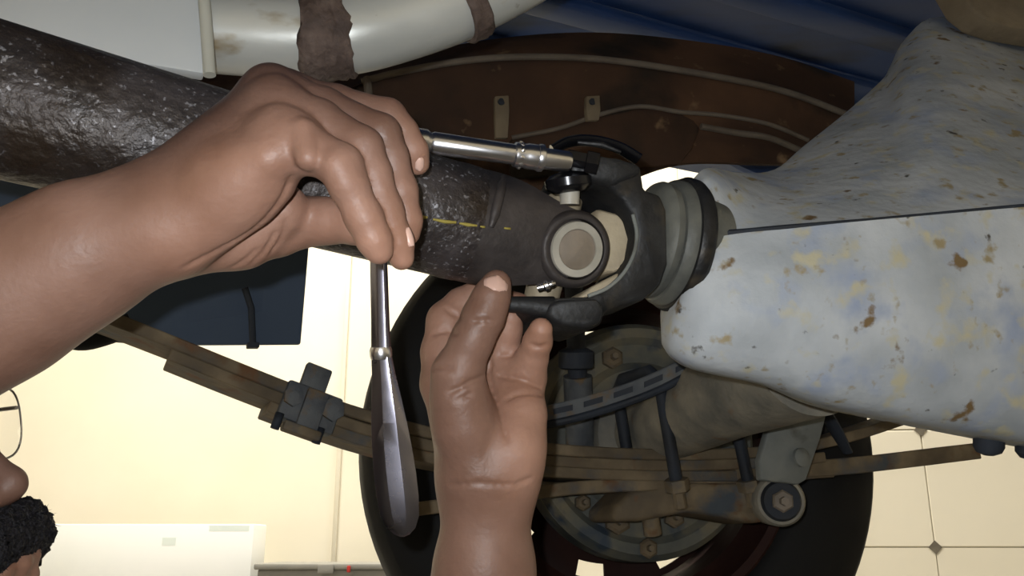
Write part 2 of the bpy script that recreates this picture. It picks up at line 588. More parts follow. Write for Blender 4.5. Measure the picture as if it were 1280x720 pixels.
# ------------------------------------------------------------------ drive shaft
ds = thing('drive_shaft', SL.lerp(JC, 0.5), 'dark greasy steel drive shaft running in from the left to the joint', 'drive shaft')
L = (JC - SL).length
RS = 0.0375
RL = 0.0425
MB().lathe(JC, SA, [(-L, RL), (-L * 0.75, RL), (-L * 0.45, 0.0395), (-0.16, RS + 0.0005), (-0.080, RS), (-0.073, RS + 0.0006), (-0.066, RS + 0.0004),
                    (-0.060, RS - 0.0006), (-0.050, RS - 0.0012)], 72).build('tube', M['shaft'], ds)


def on_shaft(px, py, lift=0.0):
    # where the line of sight meets the tube
    o_, v_ = CAM, (at(px, py, 1.0) - CAM).normalized()
    R_ = RS + lift
    w = o_ - JC
    vp, wp = v_ - SA * v_.dot(SA), w - SA * w.dot(SA)
    a_, b_, c_ = vp.dot(vp), 2 * vp.dot(wp), wp.dot(wp) - R_ * R_
    q = b_ * b_ - 4 * a_ * c_
    return o_ + v_ * ((-b_ - math.sqrt(max(q, 0))) / (2 * a_))


# raised weld rib across the tube, and the broken yellow paint line
MB().tube([on_shaft(x, y, -0.0008) for (x, y) in ((629, 222), (626, 236), (622, 252), (618, 268), (613, 284))], [0.0022, 0.0036, 0.0036, 0.0036, 0.0022], 12).build(
    'weld_bead', M['yoke'], ds)
for pts in (((516, 270), (524, 271), (534, 272)), ((541, 274), (556, 277), (570, 278)), ((574, 279), (585, 281), (596, 282)), ((600, 283), (606, 284)), ((630, 285), (638, 286))):
    MB().tube([on_shaft(x, y, 0.0) for (x, y) in pts], [0.0006] + [0.0012] * (len(pts) - 2) + [0.0008], 8).build('paint_mark', M['yellow'], ds)
# the shaft's yoke: neck and two ears along the camera axis
RE = 0.0252
for s in (1, -1):
    mb = MB()
    G, B = [], []
    N = 22
    for i in range(N):
        t = i / (N - 1)
        a = -0.078 + t * 0.078
        # half height of the ear shrinks from the tube to the eye
        g_ = max(0.0, (t - 0.25) / 0.75)
        g_ = g_ * g_ * (3 - 2 * g_)
        w = (RS - 0.0001) * (1 - g_) + (RE - 0.0004) * g_
        rowf, rowb = [], []
        for j in range(15):
            q = -1 + 2 * j / 14
            u = q * w
            tubec = math.sqrt(max(RS * RS - u * u, 0.0)) * 1.006
            f = max(0.0, (t - 0.2) / 0.8) ** 1.1
            c = tubec * (1 - f) + (0.0345 - 0.003 * q ** 4) * f
            cb = max(0.010, tubec * 0.4) * (1 - f) + 0.022 * f
            rowf.append(J(a, u, s * c))
            rowb.append(J(a, u, s * min(cb, c - 0.002)))
        G.append(rowf)
        B.append(rowb)
    mb.grid(G, B)
    mb.build('yoke_ear', M['yoke'], ds)
    ring = [(0.020, RE), (0.034, RE), (0.0372, RE - 0.0022), (0.0378, RE - 0.004), (0.0372, 0.0196), (0.0340, 0.0190), (0.020, 0.0186)]
    MB().lathe(JC, JC_C * s, ring, 56, closed=True).build('yoke_eye', M['yoke'], ds, angle=50)
    bc = MB().lathe(JC, JC_C * s, [(0.012, 0.0176), (0.0366, 0.0176), (0.0376, 0.0172), (0.0376, 0.0128), (0.0370, 0.0124),
                                   (0.0370, 0.0110), (0.0374, 0.0100), (0.0374, 0.0001)], 56).build('bearing_cap', M['cap'], ds)
    MB().lathe(JC, JC_C * s, [(0.0370, 0.0181), (0.0386, 0.0176), (0.0386, 0.0131), (0.0370, 0.0127)], 56,
               closed=True).build('snap_ring', M['capring'], bc)
    # two gaps of the ring's ends, low right
# the crosspiece
cx = MB()
cx.lathe(JC, JC_C, [(-0.022, 0.011), (-0.014, 0.0145), (0.014, 0.0145), (0.022, 0.011)], 32)
cx.lathe(JC, JU, [(-0.044, 0.0115), (-0.020, 0.0125), (-0.012, 0.019), (0.012, 0.019), (0.020, 0.0125), (0.044, 0.0115)], 32)
cx.lathe(JC, SA, [(-0.016, 0.012), (0.012, 0.017), (0.026, 0.016), (0.029, 0.012)], 32)
cx.build('cross', M['cross'], ds)
gp = at(683, 357, 0.560)
MB().lathe(gp, (at(700, 352, 0.56) - gp), [(-0.006, 0.0022), (-0.002, 0.0024), (-0.001, 0.0036), (0.001, 0.0036), (0.002, 0.0022), (0.004, 0.0024),
                                  (0.006, 0.0014)], 16).build('grease_nipple', M['chrome'], ds)

# ------------------------------------------------------------------ flange yoke on the pinion
tanm = 'cross'
# dusty inner faces of the crosspiece seen inside the C of the flange yoke
def plate(poly, d, thick, m, name, parent, bevel=0.002, seg=2, skew=None, angle=35):
    pts = [at(p[0], p[1], p[2] if len(p) > 2 else d) for p in poly]
    return MB().prism(pts, (skew if skew is not None else VY) * thick).build(name, m, parent, bevel=bevel, seg=seg, angle=angle)


plate([(745, 258, .588), (774, 266, .588), (792, 282, .588), (795, 305, .588), (788, 334, .588), (768, 340, .586), (745, 345, .586)], .588, 0.03, M['cross'], 'cross_block', ds, bevel=0.004, seg=3)
plate([(716, 376, .578), (740, 358, .578), (778, 338, .582), (772, 356, .58), (752, 370, .578)], .578, 0.03, M['cross'], 'cross_block', ds, bevel=0.003, seg=3)
fy_ = thing('flange_yoke', at(800, 380, 0.62), 'blackened C-shaped flange yoke holding the joint, between shaft and axle housing', 'flange yoke')


outer = [(712, 214, .563), (716, 199, .563), (738, 194, .565), (772, 196, .57), (802, 206, .575), (806, 236, .576), (826, 243, .58), (834, 262, .58),
         (836, 330, .58), (826, 356, .58), (806, 374, .576), (776, 382, .573), (757, 390, .57), (753, 406, .57), (736, 411, .568), (700, 403, .562),
         (664, 394, .556), (652, 384, .556), (676, 372, .558), (706, 371, .562)]
inner = [(736, 370, .567), (760, 360, .57), (780, 342, .574), (793, 318, .576), (797, 292, .577), (792, 268, .576), (779, 248, .575), (762, 234, .571),
         (744, 227, .567), (728, 224, .565)]
plate(outer + inner, 0.57, 0.045, M['black_steel'], 'yoke_body', fy_, bevel=0.003, angle=40)
# bright machined lip of the inner arc
lip = crat([(p[0] - 1, p[1], p[2] - 0.0005) for p in inner[:6]], 4)
MB().tube(lip, 0.0013, 8).build('machined_edge', M['bracket'], fy_)
# lower lug reaching left over the finger tips
MB().tube([at(618, 381, .556), at(630, 380, .556), at(652, 381, .558), at(690, 386, .562)], [0.0044, 0.0050, 0.0054, 0.008], 16).build(
    'lug', M['black_steel'], fy_)
plate([(742, 190, .566), (800, 203, .572), (803, 218, .572), (770, 232, .57), (735, 226, .566), (722, 208, .564)], 0.566, 0.02, M['black_steel'],
      'upper_boss', fy_, bevel=0.004)
plate([(700, 374, .553), (748, 372, .556), (757, 384, .558), (752, 404, .558), (735, 410, .556), (700, 404, .552), (684, 394, .552), (686, 380, .552)], 0.55,
      0.03, M['black_steel'], 'lower_boss', fy_, bevel=0.005, seg=3)
# strap over the top cap
st = crat([(690, 188, .572), (712, 177, .574), (740, 176, .577), (772, 184, .58), (798, 199, .582)], 6)
MB().tube(st, 0.0055, 12, flat=0.6).build('strap', M['gloss_black'], fy_)
MB().tube([at(722, 178, .567), at(752, 181, .568), at(776, 190, .57)], [0.0012, 0.002, 0.001], 8).build('strap_rib', M['black_steel'], fy_)
bo = at(710, 226, .565)
MB().lathe(bo, UP * 0.95 + RX * -0.12, [(-0.008, 0.001), (-0.0075, 0.010), (-0.004, 0.0148), (0.001, 0.0152), (0.004, 0.012), (0.006, 0.004)], 32).build(
    'cap_seal', M['gloss_black'], fy_)
MB().lathe(at(712, 244, .566), UP, [(-0.006, 0.0062), (0.006, 0.0066)], 24).build('cap_stub', M['capring'], fy_)
MB().lathe(at(716, 198, .556), RX * 0.97 - UP * 0.2, [(-0.004, 0.0055), (0.008, 0.0055), (0.0085, 0.0075), (0.016, 0.0075)], 6).build('bolt', M['gloss_black'], fy_,
                                                                                                              smooth=False)
# pinion flange discs
PA = (at(905, 316, .634) - at(835, 303, .622)).normalized()
PO = at(810, 299, .622)
MB().lathe(PO, PA, [(-0.004, 0.020), (-0.004, 0.034), (0.000, 0.040), (0.003, 0.0415), (0.008, 0.0405), (0.010, 0.037), (0.010, 0.02)], 56).build(
    'flange', M['nose'], fy_)
for k in range(0):
    a = math.radians(38 + 90 * k)
    r_ = PA.cross(ZU).normalized()
    s_ = PA.cross(r_)
    c = PO + (r_ * math.cos(a) + s_ * math.sin(a)) * 0.0335
    MB().lathe(c, -PA, [(0.0, 0.0072), (0.012, 0.0072), (0.013, 0.006), (0.013, 0.001)], 6).build('flange_bolt', M['black_steel'], fy_, smooth=False)

# ------------------------------------------------------------------ axle housing
ah = thing('axle_housing', at(1150, 560, .66), 'pale grey cast axle housing with rust specks and a dark seam, filling the right', 'axle housing')
MB().lathe(PO, PA, [(0.006, 0.030), (0.009, 0.042), (0.013, 0.0445), (0.020, 0.0445), (0.024, 0.043), (0.030, 0.038), (0.05, 0.034)],
           64).build('pinion_nose', M['nose'], ah)
MB().lathe(PO, PA, [(0.017, 0.043), (0.018, 0.0465), (0.021, 0.0480), (0.026, 0.0475), (0.029, 0.0455), (0.029, 0.040)], 64).build(
    'dust_ring', M['black_steel'], ah)


def shell(ctrl, nr, nc, thick, name, m, parent, bias=0.0):
    """ctrl[r][c] = (px,py,d)"""
    rows = [cr(row, nc) for row in ctrl]
    cols = []
    for j in range(len(rows[0])):
        cols.append(cr([row[j] for row in rows], nr))
    G = [[at(*cols[j][i]) for j in range(len(cols))] for i in range(len(cols[0]))]
    B = []
    R = len(G)
    for i, row in enumerate(G):
        B.append([p + ((p - CAM).normalized() + ZU * bias * (i / (R - 1))).normalized() * thick * (0.55 + 0.45 * math.sin(math.pi * i / (R - 1))) for p in row])
    return MB().grid(G, B).build(name, m, parent, angle=60)


up_top = [(864, 226, 0.640), (884, 210, 0.650), (925, 216, 0.717), (968, 212, 0.764), (1004, 183, 0.816), (1058, 140, 0.868), (1102, 100, 0.915), (1112, 84, 0.925), (1132, 48, 0.945), (1176, 21, 0.970),
          (1290, 46, 0.990), (1440, 70, 1.010)]
up_a = [(868, 238, 0.620), (893, 224, 0.630), (932, 232, 0.674), (974, 230, 0.704), (1012, 210, 0.738), (1066, 172, 0.775), (1108, 140, 0.810), (1118, 128, 0.817), (1140, 100, 0.832), (1186, 76, 0.852),
        (1290, 90, 0.870), (1440, 105, 0.890)]
up_b = [(874, 262, 0.618), (902, 258, 0.626), (940, 258, 0.641), (982, 256, 0.646), (1028, 245, 0.655), (1078, 225, 0.670), (1116, 208, 0.687), (1128, 202, 0.691), (1152, 184, 0.701), (1196, 170, 0.713),
        (1290, 172, 0.730), (1440, 180, 0.745)]
up_s = [(880, 294, .622), (908, 291, .618), (944, 288, .614), (986, 284, .605), (1040, 279, .600), (1088, 274, .600), (1124, 270, .602), (1140, 268, .603), (1160, 267, .605), (1204, 262, .61),
        (1290, 255, .62), (1440, 245, .63)]
shell([up_top, up_a, up_b, up_s], 7, 5, 0.16, 'upper_shell', M['housing'], ah)
lo_s = [(878, 304, .606), (888, 298, .600), (930, 291, .597), (985, 286, .590), (1050, 279, .588), (1150, 270, .592), (1290, 258, .603), (1440, 248, .615)]
lo_a = [(858, 345, .605), (869, 345, .592), (912, 345, .587), (975, 345, .580), (1046, 348, .578), (1146, 350, .582), (1290, 355, .593), (1440, 360, .605)]
lo_b = [(833, 395, .618), (846, 400, .598), (890, 412, .584), (962, 425, .580), (1038, 435, .578), (1136, 445, .580), (1290, 460, .590), (1440, 470, .60)]
lo_c = [(827, 425, .622), (838, 440, .606), (872, 457, .596), (952, 474, .594), (1022, 495, .592), (1120, 515, .594), (1290, 545, .603), (1440, 565, .61)]
lo_d = [(829, 434, .645), (842, 450, .640), (872, 464, .640), (950, 481, .638), (1014, 507, .638), (1112, 528, .640), (1290, 562, .648), (1440, 585, .655)]
shell([lo_s, lo_a, lo_b, lo_c, lo_d], 6, 6, 0.15, 'lower_shell', M['housing'], ah, 0.25)
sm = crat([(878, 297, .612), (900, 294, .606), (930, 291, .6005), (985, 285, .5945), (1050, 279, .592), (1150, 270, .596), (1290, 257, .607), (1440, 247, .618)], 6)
MB().tube(sm, [0.0042 - 0.0024 * min(1, i / 26) for i in range(len(sm))], 10).build('seam_shadow', M['dark_part_and_shade'], ah)  # dark tube standing in for the shadow gap under the shell's lip
MB().lathe(at(1236, 548, .64), -UP, [(-0.01, 0.0105), (0.006, 0.0105), (0.010, 0.0085), (0.012, 0.004)], 20).build('drain_plug', M['dark_part_and_shade'], ah)
MB().lathe(at(1292, 562, .64), -UP, [(-0.01, 0.012), (0.002, 0.012), (0.006, 0.009), (0.007, 0.004)], 20).build('drain_plug', M['dark_part_and_shade'], ah)
# axle tube out to the wheel
WCEN = at(790, 552, 1.10)
WA = Vector((-math.sin(math.radians(9)), math.cos(math.radians(9)), 0))
AX0 = at(1010, 440, .76)
MB().tube([AX0, AX0.lerp(WCEN, 0.35), AX0.lerp(WCEN, 0.7), WCEN], [0.056, 0.046, 0.042, 0.042], 40).build('axle_tube', M['dusty'], ah)

# ------------------------------------------------------------------ wheel
wh = thing('wheel', WCEN - ZU * 0.33, 'black rubber wheel with a dark red rim behind the leaf spring', 'wheel')
prof = [(-0.085, 0.205), (-0.098, 0.225), (-0.103, 0.260), (-0.098, 0.295), (-0.088, 0.318), (-0.070, 0.330), (0.0, 0.335), (0.070, 0.330), (0.088, 0.318),
        (0.098, 0.295), (0.103, 0.260), (0.098, 0.225), (0.085, 0.205), (0.06, 0.196), (-0.06, 0.196)]
WO = WCEN + WA * 0.085
ty = MB().lathe(WO, WA, prof, 96, closed=True).build('tyre', M['rubber'], wh, angle=50)
r_ = WA.cross(ZU).normalized()
rim = MB().lathe(WO, WA, [(-0.092, 0.209), (-0.096, 0.205), (-0.092, 0.196), (-0.075, 0.192), (-0.060, 0.178), (0.02, 0.175), (0.045, 0.186), (0.092, 0.196),
                          (0.096, 0.207), (0.092, 0.209), (0.05, 0.192), (0.02, 0.181), (-0.060, 0.184), (-0.075, 0.198)], 72,
                 closed=True).build('rim', M['rim'], wh, angle=40)
# wheel disc with hand holes: ring sectors between r=0.11 and 0.18, holes between them
NH = 9
inner_r, mid0, mid1, outer_r = 0.05, 0.148, 0.168, 0.181
V, Fc = [], []
PH = math.radians(13.3)
NA = NH * 12
for t in (0.030, 0.034):
    for q in (inner_r, 0.10, mid0, mid1, outer_r):
        for k in range(NA):
            a = 2 * math.pi * k / NA + PH
            dz = 0.018 if q < 0.12 else (0.006 if q < 0.15 else 0.0)
            V.append(WO + (r_ * math.cos(a) + ZU * math.sin(a)) * q + WA * (t + dz))


def vid(s, i, k):
    return s * 5 * NA + i * NA + k % NA


for i in range(4):
    for k in range(NA):
        if i == 2 and (k % 12) < 4:
            continue
        Fc.append((vid(0, i, k), vid(0, i, k + 1), vid(0, i + 1, k + 1), vid(0, i + 1, k)))
        Fc.append((vid(1, i, k), vid(1, i + 1, k), vid(1, i + 1, k + 1), vid(1, i, k + 1)))
for k in range(NA):
    if (k % 12) < 4:
        for i in (2, 3):
            Fc.append((vid(0, i, k), vid(1, i, k), vid(1, i, k + 1), vid(0, i, k + 1)))
    if k % 12 in (0, 4):
        Fc.append((vid(0, 2, k), vid(1, 2, k), vid(1, 3, k), vid(0, 3, k)))
mb = MB()
mb.add(V, Fc)
mb.build('wheel_disc', M['rim'], wh)

# brake drum and backing plate
bd = thing('brake_drum', WCEN - ZU * 0.146, 'muddy brake drum with backing plate inside the wheel', 'brake drum')
BO = WCEN - WA * 0.005 + WA.cross(ZU).normalized() * 0.010 + ZU * 0.003
MB().lathe(BO, WA, [(0.0, 0.140), (0.004, 0.146), (0.045, 0.148), (0.05, 0.144), (0.09, 0.140), (0.10, 0.10)], 72).build('drum', M['drum'], bd)
MB().lathe(BO, WA, [(-0.004, 0.03), (-0.016, 0.055), (-0.016, 0.085), (-0.006, 0.095), (-0.004, 0.118), (-0.012, 0.126), (-0.012, 0.138), (0.0, 0.146),
                    (0.004, 0.14)], 72).build('backing_plate', M['drum'], bd)
for (a, q, rr) in ((150, .10, .012), (110, .105, .014), (60, .10, .012), (250, .105, .016), (290, .10, .013), (225, .11, .01), (330, .10, .012), (270, .13, .012)):
    a = math.radians(a)
    c = BO + (r_ * math.cos(a) + ZU * math.sin(a)) * q - WA * 0.004
    MB().lathe(c, -WA, [(0, rr), (0.010, rr), (0.013, rr * 0.75), (0.013, rr * 0.35), (0.022, rr * 0.3)], 6).build('backing_bolt', M['leaf'], bd, smooth=False)
MB().lathe(BO, WA, [(-0.045, 0.045), (-0.045, 0.066), (-0.036, 0.070), (-0.02, 0.070), (-0.016, 0.05)], 40).build('axle_flange', M['dusty'], bd)

# ------------------------------------------------------------------ leaf spring
ls = thing('leaf_spring', at(800, 610, 1.0), 'rusty brown leaf spring stack running across below the joint', 'leaf spring')
LW = VY * 0.03


def leaf(pts, name='leaf', th=0.0060, half=LW):
    P = crat(pts, 8)
    mb = MB()
    G, B = [], []
    for i, p in enumerate(P):
        a = P[max(0, i - 1)]
        b = P[min(len(P) - 1, i + 1)]
        t = (b - a).normalized()
        n = half.cross(t).normalized()
        if n.z < 0:
            n = -n
        G.append([p - half + n * th, p + half + n * th])
        B.append([p - half - n * th, p + half - n * th])
    return mb.grid(G, B).build(name, M['leaf'], ls, bevel=0.0012, seg=1, angle=30)


leaf([(60, 378, .80), (130, 403, .82), (210, 434, .845), (290, 466, .87), (370, 497, .90), (450, 524, .925), (560, 551, .955), (700, 566, .985), (830, 571, 1.01),
      (950, 566, 1.035), (1040, 549, 1.06), (1130, 520, 1.08)])
leaf([(209, 449, .845), (290, 482, .87), (370, 513, .90), (450, 541, .925), (560, 566, .955), (700, 580, .985), (830, 584, 1.01), (950, 580, 1.035), (1010, 574, 1.05)])
leaf([(330, 512, .885), (370, 527, .90), (450, 555, .925), (560, 581, .955), (700, 593, .985), (830, 597, 1.01), (950, 596, 1.035), (1020, 592, 1.05)])
leaf([(500, 639, .945), (590, 627, .96), (700, 612, .985), (830, 606, 1.01), (930, 606, 1.03)], th=0.007)
leaf([(900, 592, 1.025), (1010, 587, 1.048), (1100, 578, 1.066), (1199, 566, 1.085)], th=0.0095)
# rebound clamp
cl = thing('spring_clamp', at(386, 545, .87), 'grey steel rebound clamp bolted round the leaf spring', 'clamp')
ct = (at(450, 541, .925) - at(290, 482, .87)).normalized()
cn = VY.cross(ct)
cn = cn if cn.z > 0 else -cn
C0 = at(386, 511, .878)
sc_ = .878 / FPX
MB().box(C0, ct * 37 * sc_, VY * 0.012, cn * 24 * sc_).build('block', M['clamp'], cl, bevel=0.003)
MB().box(C0 + cn * 36 * sc_ + ct * (-4 * sc_) + VY * 0.004, ct * 17 * sc_, VY * 0.006, cn * 20 * sc_).build('upright_strap', M['clamp'], cl, bevel=0.002)
MB().box(C0 - cn * 4 * sc_ - VY * 0.014 + ct * (2 * sc_), ct * 14 * sc_, VY * 0.004, cn * 26 * sc_).build('cover_plate', M['clamp'], cl, bevel=0.002)
MB().box(C0 - VY * 0.010 - cn * 32 * sc_ + ct * (-2 * sc_), ct * 24 * sc_, VY * 0.010, cn * 6 * sc_).build('lower_strap', M['leaf'], cl, bevel=0.002)
for dx in (-34, 20):
    MB().tube([C0 - cn * 20 * sc_ + ct * dx * sc_ - VY * .012, C0 - cn * 40 * sc_ + ct * dx * sc_ - VY * .012], 0.0045, 10).build('bolt', M['dark_part_and_shade'], cl)
MB().lathe(C0 - VY * 0.012 + ct * 26 * sc_ + cn * 6 * sc_, -VY, [(0, .012), (.006, .012), (.007, .006)], 6).build('nut', M['clamp'], cl, smooth=False)
MB().lathe(C0 - VY * 0.012 - ct * 26 * sc_ + cn * 4 * sc_, -VY, [(0, .010), (.006, .010), (.007, .005)], 6).build('nut', M['clamp'], cl, smooth=False)

# U-bolts over the axle and the lower spring plate
for (lab, x0, x1, yt, yb, d) in (('near the middle of the axle', 824, 846, 474, 606, .925), ('next to the bracket', 922, 936, 540, 606, .975)):
    ub = thing('u_bolt', at(x1, yb, d), 'dark U-bolt clamping the leaf spring ' + lab, 'u-bolt')
    p0, p1 = at(x0, yt, d), at(x1, yb, d)
    dn = (p1 - p0)
    MB().tube([p0 + VY * 0.085 + dn, p0 + VY * 0.085, p0 + VY * 0.07 - dn * 0.10, p0 + VY * 0.015 - dn * 0.10, p0, p0 + dn * 0.5, p1], 0.0068, 14).build('bar', M['dark_part_and_shade'], ub)
    MB().lathe(p1 - dn.normalized() * 0.006, dn, [(0, 0.013), (0.012, 0.013), (0.014, 0.007), (0.03, 0.007)], 6).build('nut', M['leaf'], ub, smooth=False)

sp = thing('spring_plate', at(880, 660, .96), 'rusty lower spring plate with a round rubber bush at its right end', 'spring plate')
plate([(766, 636, .97), (790, 612, .975), (850, 603, .98), (940, 604, .985), (968, 606, .985), (985, 618, .985), (975, 650, .98), (945, 654, .975),
       (900, 646, .975), (862, 640, .97), (800, 652, .965), (768, 652, .965)], .97, 0.06, M['leaf'], 'arm', sp, bevel=0.006, seg=3)
BU = at(974, 626, .955)
BA = ((CAM - BU).normalized() + RX * 0.22 - ZU * 0.02).normalized()
MB().lathe(BU, BA, [(-0.055, 0.024), (-0.050, 0.027), (0.004, 0.027), (0.008, 0.0245), (0.008, 0.018)], 36).build('bush_sleeve', M['dusty'], sp)
MB().lathe(BU + BA * 0.004, BA, [(0.0, 0.0215), (0.005, 0.0215), (0.010, 0.019), (0.010, 0.011)], 36).build('rubber_bush', M['dark_part_and_shade'], sp)
MB().lathe(BU + BA * 0.012, BA, [(0.0, 0.012), (0.006, 0.012), (0.008, 0.010), (0.008, 0.005), (0.016, 0.0045)], 6).build('bolt', M['cap'], sp, smooth=False)
MB().tube([at(812, 640, .985), at(816, 668, .985)], 0.010, 12).build('plate_stud', M['leaf'], sp)

sb = thing('shock_bracket', at(985, 600, .94), 'flat grey steel bracket dropping from the housing to the bush', 'bracket')
plate([(968, 512, .935), (985, 500, .935), (1012, 503, .94), (1034, 516, .945), (1026, 548, .945), (1008, 600, .945), (998, 606, .945), (952, 600, .935), (950, 575, .935)], .94, 0.010,
      M['bracket'], 'plate', sb, bevel=0.002)
MB().lathe(at(1000, 572, .938), -VY, [(0, .010), (.004, .010), (.006, .006)], 20).build('rivet', M['bracket'], sb)
MB().tube([at(1030, 512, .96), at(1046, 540, .965), at(1060, 566, .97)], [0.008, 0.008, 0.006], 10, flat=0.5).build('brace', M['dark_part_and_shade'], sb)

# shock absorber body seen behind the hand, and the perforated strap across the drum
sh = thing('shock_absorber', at(728, 585, 1.06), 'slim blue-grey shock absorber standing behind the fingers', 'shock absorber')
MB().tube([at(722, 470, 1.045), at(726, 575, 1.06)], 0.017, 24).build('body', M['clamp'], sh)
MB().tube([at(716, 330, 1.03), at(722, 475, 1.045)], 0.011, 20).build('rod', M['dark_part_and_shade'], sh)
MB().lathe(at(720, 448, 1.04), UP, [(-0.012, 0.018), (-0.010, 0.021), (0.008, 0.021), (0.012, 0.014)], 24).build('collar', M['dark_part_and_shade'], sh)

hb = thing('brake_strap', at(770, 505, 1.02), 'dark curved metal strap with stamped slots crossing the drum', 'strap')
bp_ = [(670, 524, .92), (720, 513, .92), (770, 498, .915), (820, 479, .91), (872, 452, .90)]
P = crat(bp_, 8)
G, B = [], []
for p in P:
    G.append([p - VY * 0.004 + UP * 0.012, p - VY * 0.004 - UP * 0.006])
    B.append([p + VY * 0.002 + UP * 0.012, p + VY * 0.002 - UP * 0.006])
MB().grid(G, B).build('band', M['clamp'], hb, bevel=0.001, seg=1)
MB().tube([p - VY * 0.004 - UP * 0.008 for p in P], 0.0042, 10).build('lower_edge', M['dark_part_and_shade'], hb)
for k in (5, 11, 17, 23, 29):
    p = P[k]
    t = (P[k + 1] - P[k - 1]).normalized()
    MB().box(p - VY * 0.0045 + UP * 0.004, t * 0.010, VY * 0.0008, UP * 0.003).build('slot', M['dark_part_and_shade'], hb, smooth=False)

# ------------------------------------------------------------------ mud flap
mf = thing('mud_flap', at(280, 430, 1.02), 'dark slate blue mud flap hanging under the shaft on the left', 'mud flap')
plate([(-160, 120, .96), (120, 200, .99), (395, 225, 1.07), (387, 300, 1.065), (376, 430, 1.05), (200, 431, 1.02), (120, 425, 1.0), (-160, 330, .96)], 1.03, 0.008, M['slate'], 'flap', mf, bevel=0.002)
MB().tube([at(306, 360, 1.03), at(314, 385, 1.03), at(316, 428, 1.03)], 0.004, 10).build('stay_rod', M['dark_part_and_shade'], mf)
MB().box(at(316, 432, 1.03), RX * 0.007, VY * 0.006, UP * 0.003).build('stay_foot', M['dark_part_and_shade'], mf, bevel=0.001)
fb = thing('rubber_stop', at(110, 437, .9), 'black rounded rubber stop beside the forearm', 'rubber stop')
MB().tube(crat([(70, 415, .9), (100, 424, .905), (130, 418, .91), (165, 405, .92)], 5), [0.012 + 0.004 * math.sin(i) * 0 for i in range(16)], 14).build('pad', M['rubber'], fb)
MB().tube(crat([(20, 380, .9), (70, 405, .9)], 4), 0.010, 12).build('stem', M['rubber'], fb)

# ------------------------------------------------------------------ rusted wheel arch
wa = thing('wheel_arch', at(700, 215, 1.06), 'rust brown inner wheel arch panel with pale sealed ribs above the joint', 'wheel arch')


def strip(top, bot, thick, name, m, parent, nr=4, bulge=0.0):
    T, Bm = cr(top, 8), cr(bot, 8)
    G, Bk = [], []
    for i in range(nr + 1):
        q = i / nr
        row = []
        for t_, b_ in zip(T, Bm):
            c = t_ * (1 - q) + b_ * q
            c = c.copy()
            c[2] -= bulge * math.sin(math.pi * q)
            row.append(at(*c))
        G.append(row)
        Bk.append([p + VY * thick for p in row])
    return MB().grid(G, Bk).build(name, m, parent, angle=50)


strip([(180, 92, 1.10), (400, 92, 1.13), (470, 78, 1.14), (560, 58, 1.15), (660, 44, 1.16), (760, 41, 1.17), (880, 53, 1.19), (980, 72, 1.21), (1068, 102, 1.23)],
      [(180, 130, 1.05), (400, 118, 1.07), (470, 98, 1.075), (560, 80, 1.08), (660, 72, 1.09), (760, 75, 1.10), (880, 92, 1.12), (980, 113, 1.14), (1068, 145, 1.16)], 0.006, 'flange_band', M['rustpanel'], wa)
strip([(180, 128, 1.055), (380, 124, 1.075), (470, 98, 1.08), (560, 80, 1.085), (660, 72, 1.095), (760, 75, 1.105), (880, 92, 1.125), (980, 113, 1.145), (1068, 145, 1.165)],
      [(180, 260, 1.03), (380, 268, 1.05), (470, 270, 1.05), (560, 270, 1.055), (660, 266, 1.06), (760, 236, 1.07), (850, 205, 1.085), (960, 205, 1.11), (1040, 205, 1.13)], 0.006, 'main_panel', M['rustpanel'],
      wa, nr=6)
# raised stamped section, lower right, with a rounded corner
plate([(640, 172, 1.055), (740, 148, 1.065), (800, 135, 1.07), (840, 135, 1.075), (868, 150, 1.078), (876, 160, 1.08), (866, 186, 1.075), (850, 205, 1.07), (810, 209, 1.065), (740, 214, 1.06),
       (640, 222, 1.05)], 1.06, 0.012, M['rustpanel'], 'stamped_section', wa, bevel=0.003, skew=VY * 1.0)
bd1 = crat([(452, 102, 1.068), (500, 90, 1.071), (580, 76, 1.078), (660, 71, 1.086), (760, 75, 1.098), (880, 93, 1.118), (980, 114, 1.138), (1066, 146, 1.158)], 6)
MB().tube(bd1, 0.0042, 10).build('sealed_rib', M['rustbead'], wa)
MB().tube([at(459, 97, 1.068), at(461, 122, 1.062), at(462, 160, 1.06)], 0.005, 10).build('sealed_rib', M['rustbead'], wa)
bd2 = crat([(640, 172, 1.05), (700, 160, 1.055), (750, 143, 1.06), (800, 133, 1.065), (850, 140, 1.07), (900, 144, 1.085), (960, 155, 1.10), (1010, 175, 1.12)], 6)
MB().tube(bd2, 0.0028, 8).build('sealed_rib', M['rustbead'], wa)
MB().tube(crat([(876, 158, 1.075), (920, 166, 1.085), (960, 172, 1.10), (1000, 188, 1.12)], 5), 0.004, 8).build('sealed_rib', M['rustbead'], wa)
for (x, y, h) in ((628, 128, 44), (742, 128, 22)):
    tb = plate([(x - 9, y - 8, 1.055), (x + 8, y - 9, 1.055), (x + 9, y + 10, 1.053), (x + 7, y + h, 1.048), (x - 8, y + h, 1.048), (x - 9, y + 10, 1.053)], 1.055, 0.006, M['tan'], 'tab', wa, bevel=0.001)
    MB().lathe(at(x - 1, y - 1, 1.0535), -VY, [(-0.002, 0.0042), (0.0008, 0.0042), (0.0008, 0.0001)], 16).build('hole', M['dark_part_and_shade'], tb)

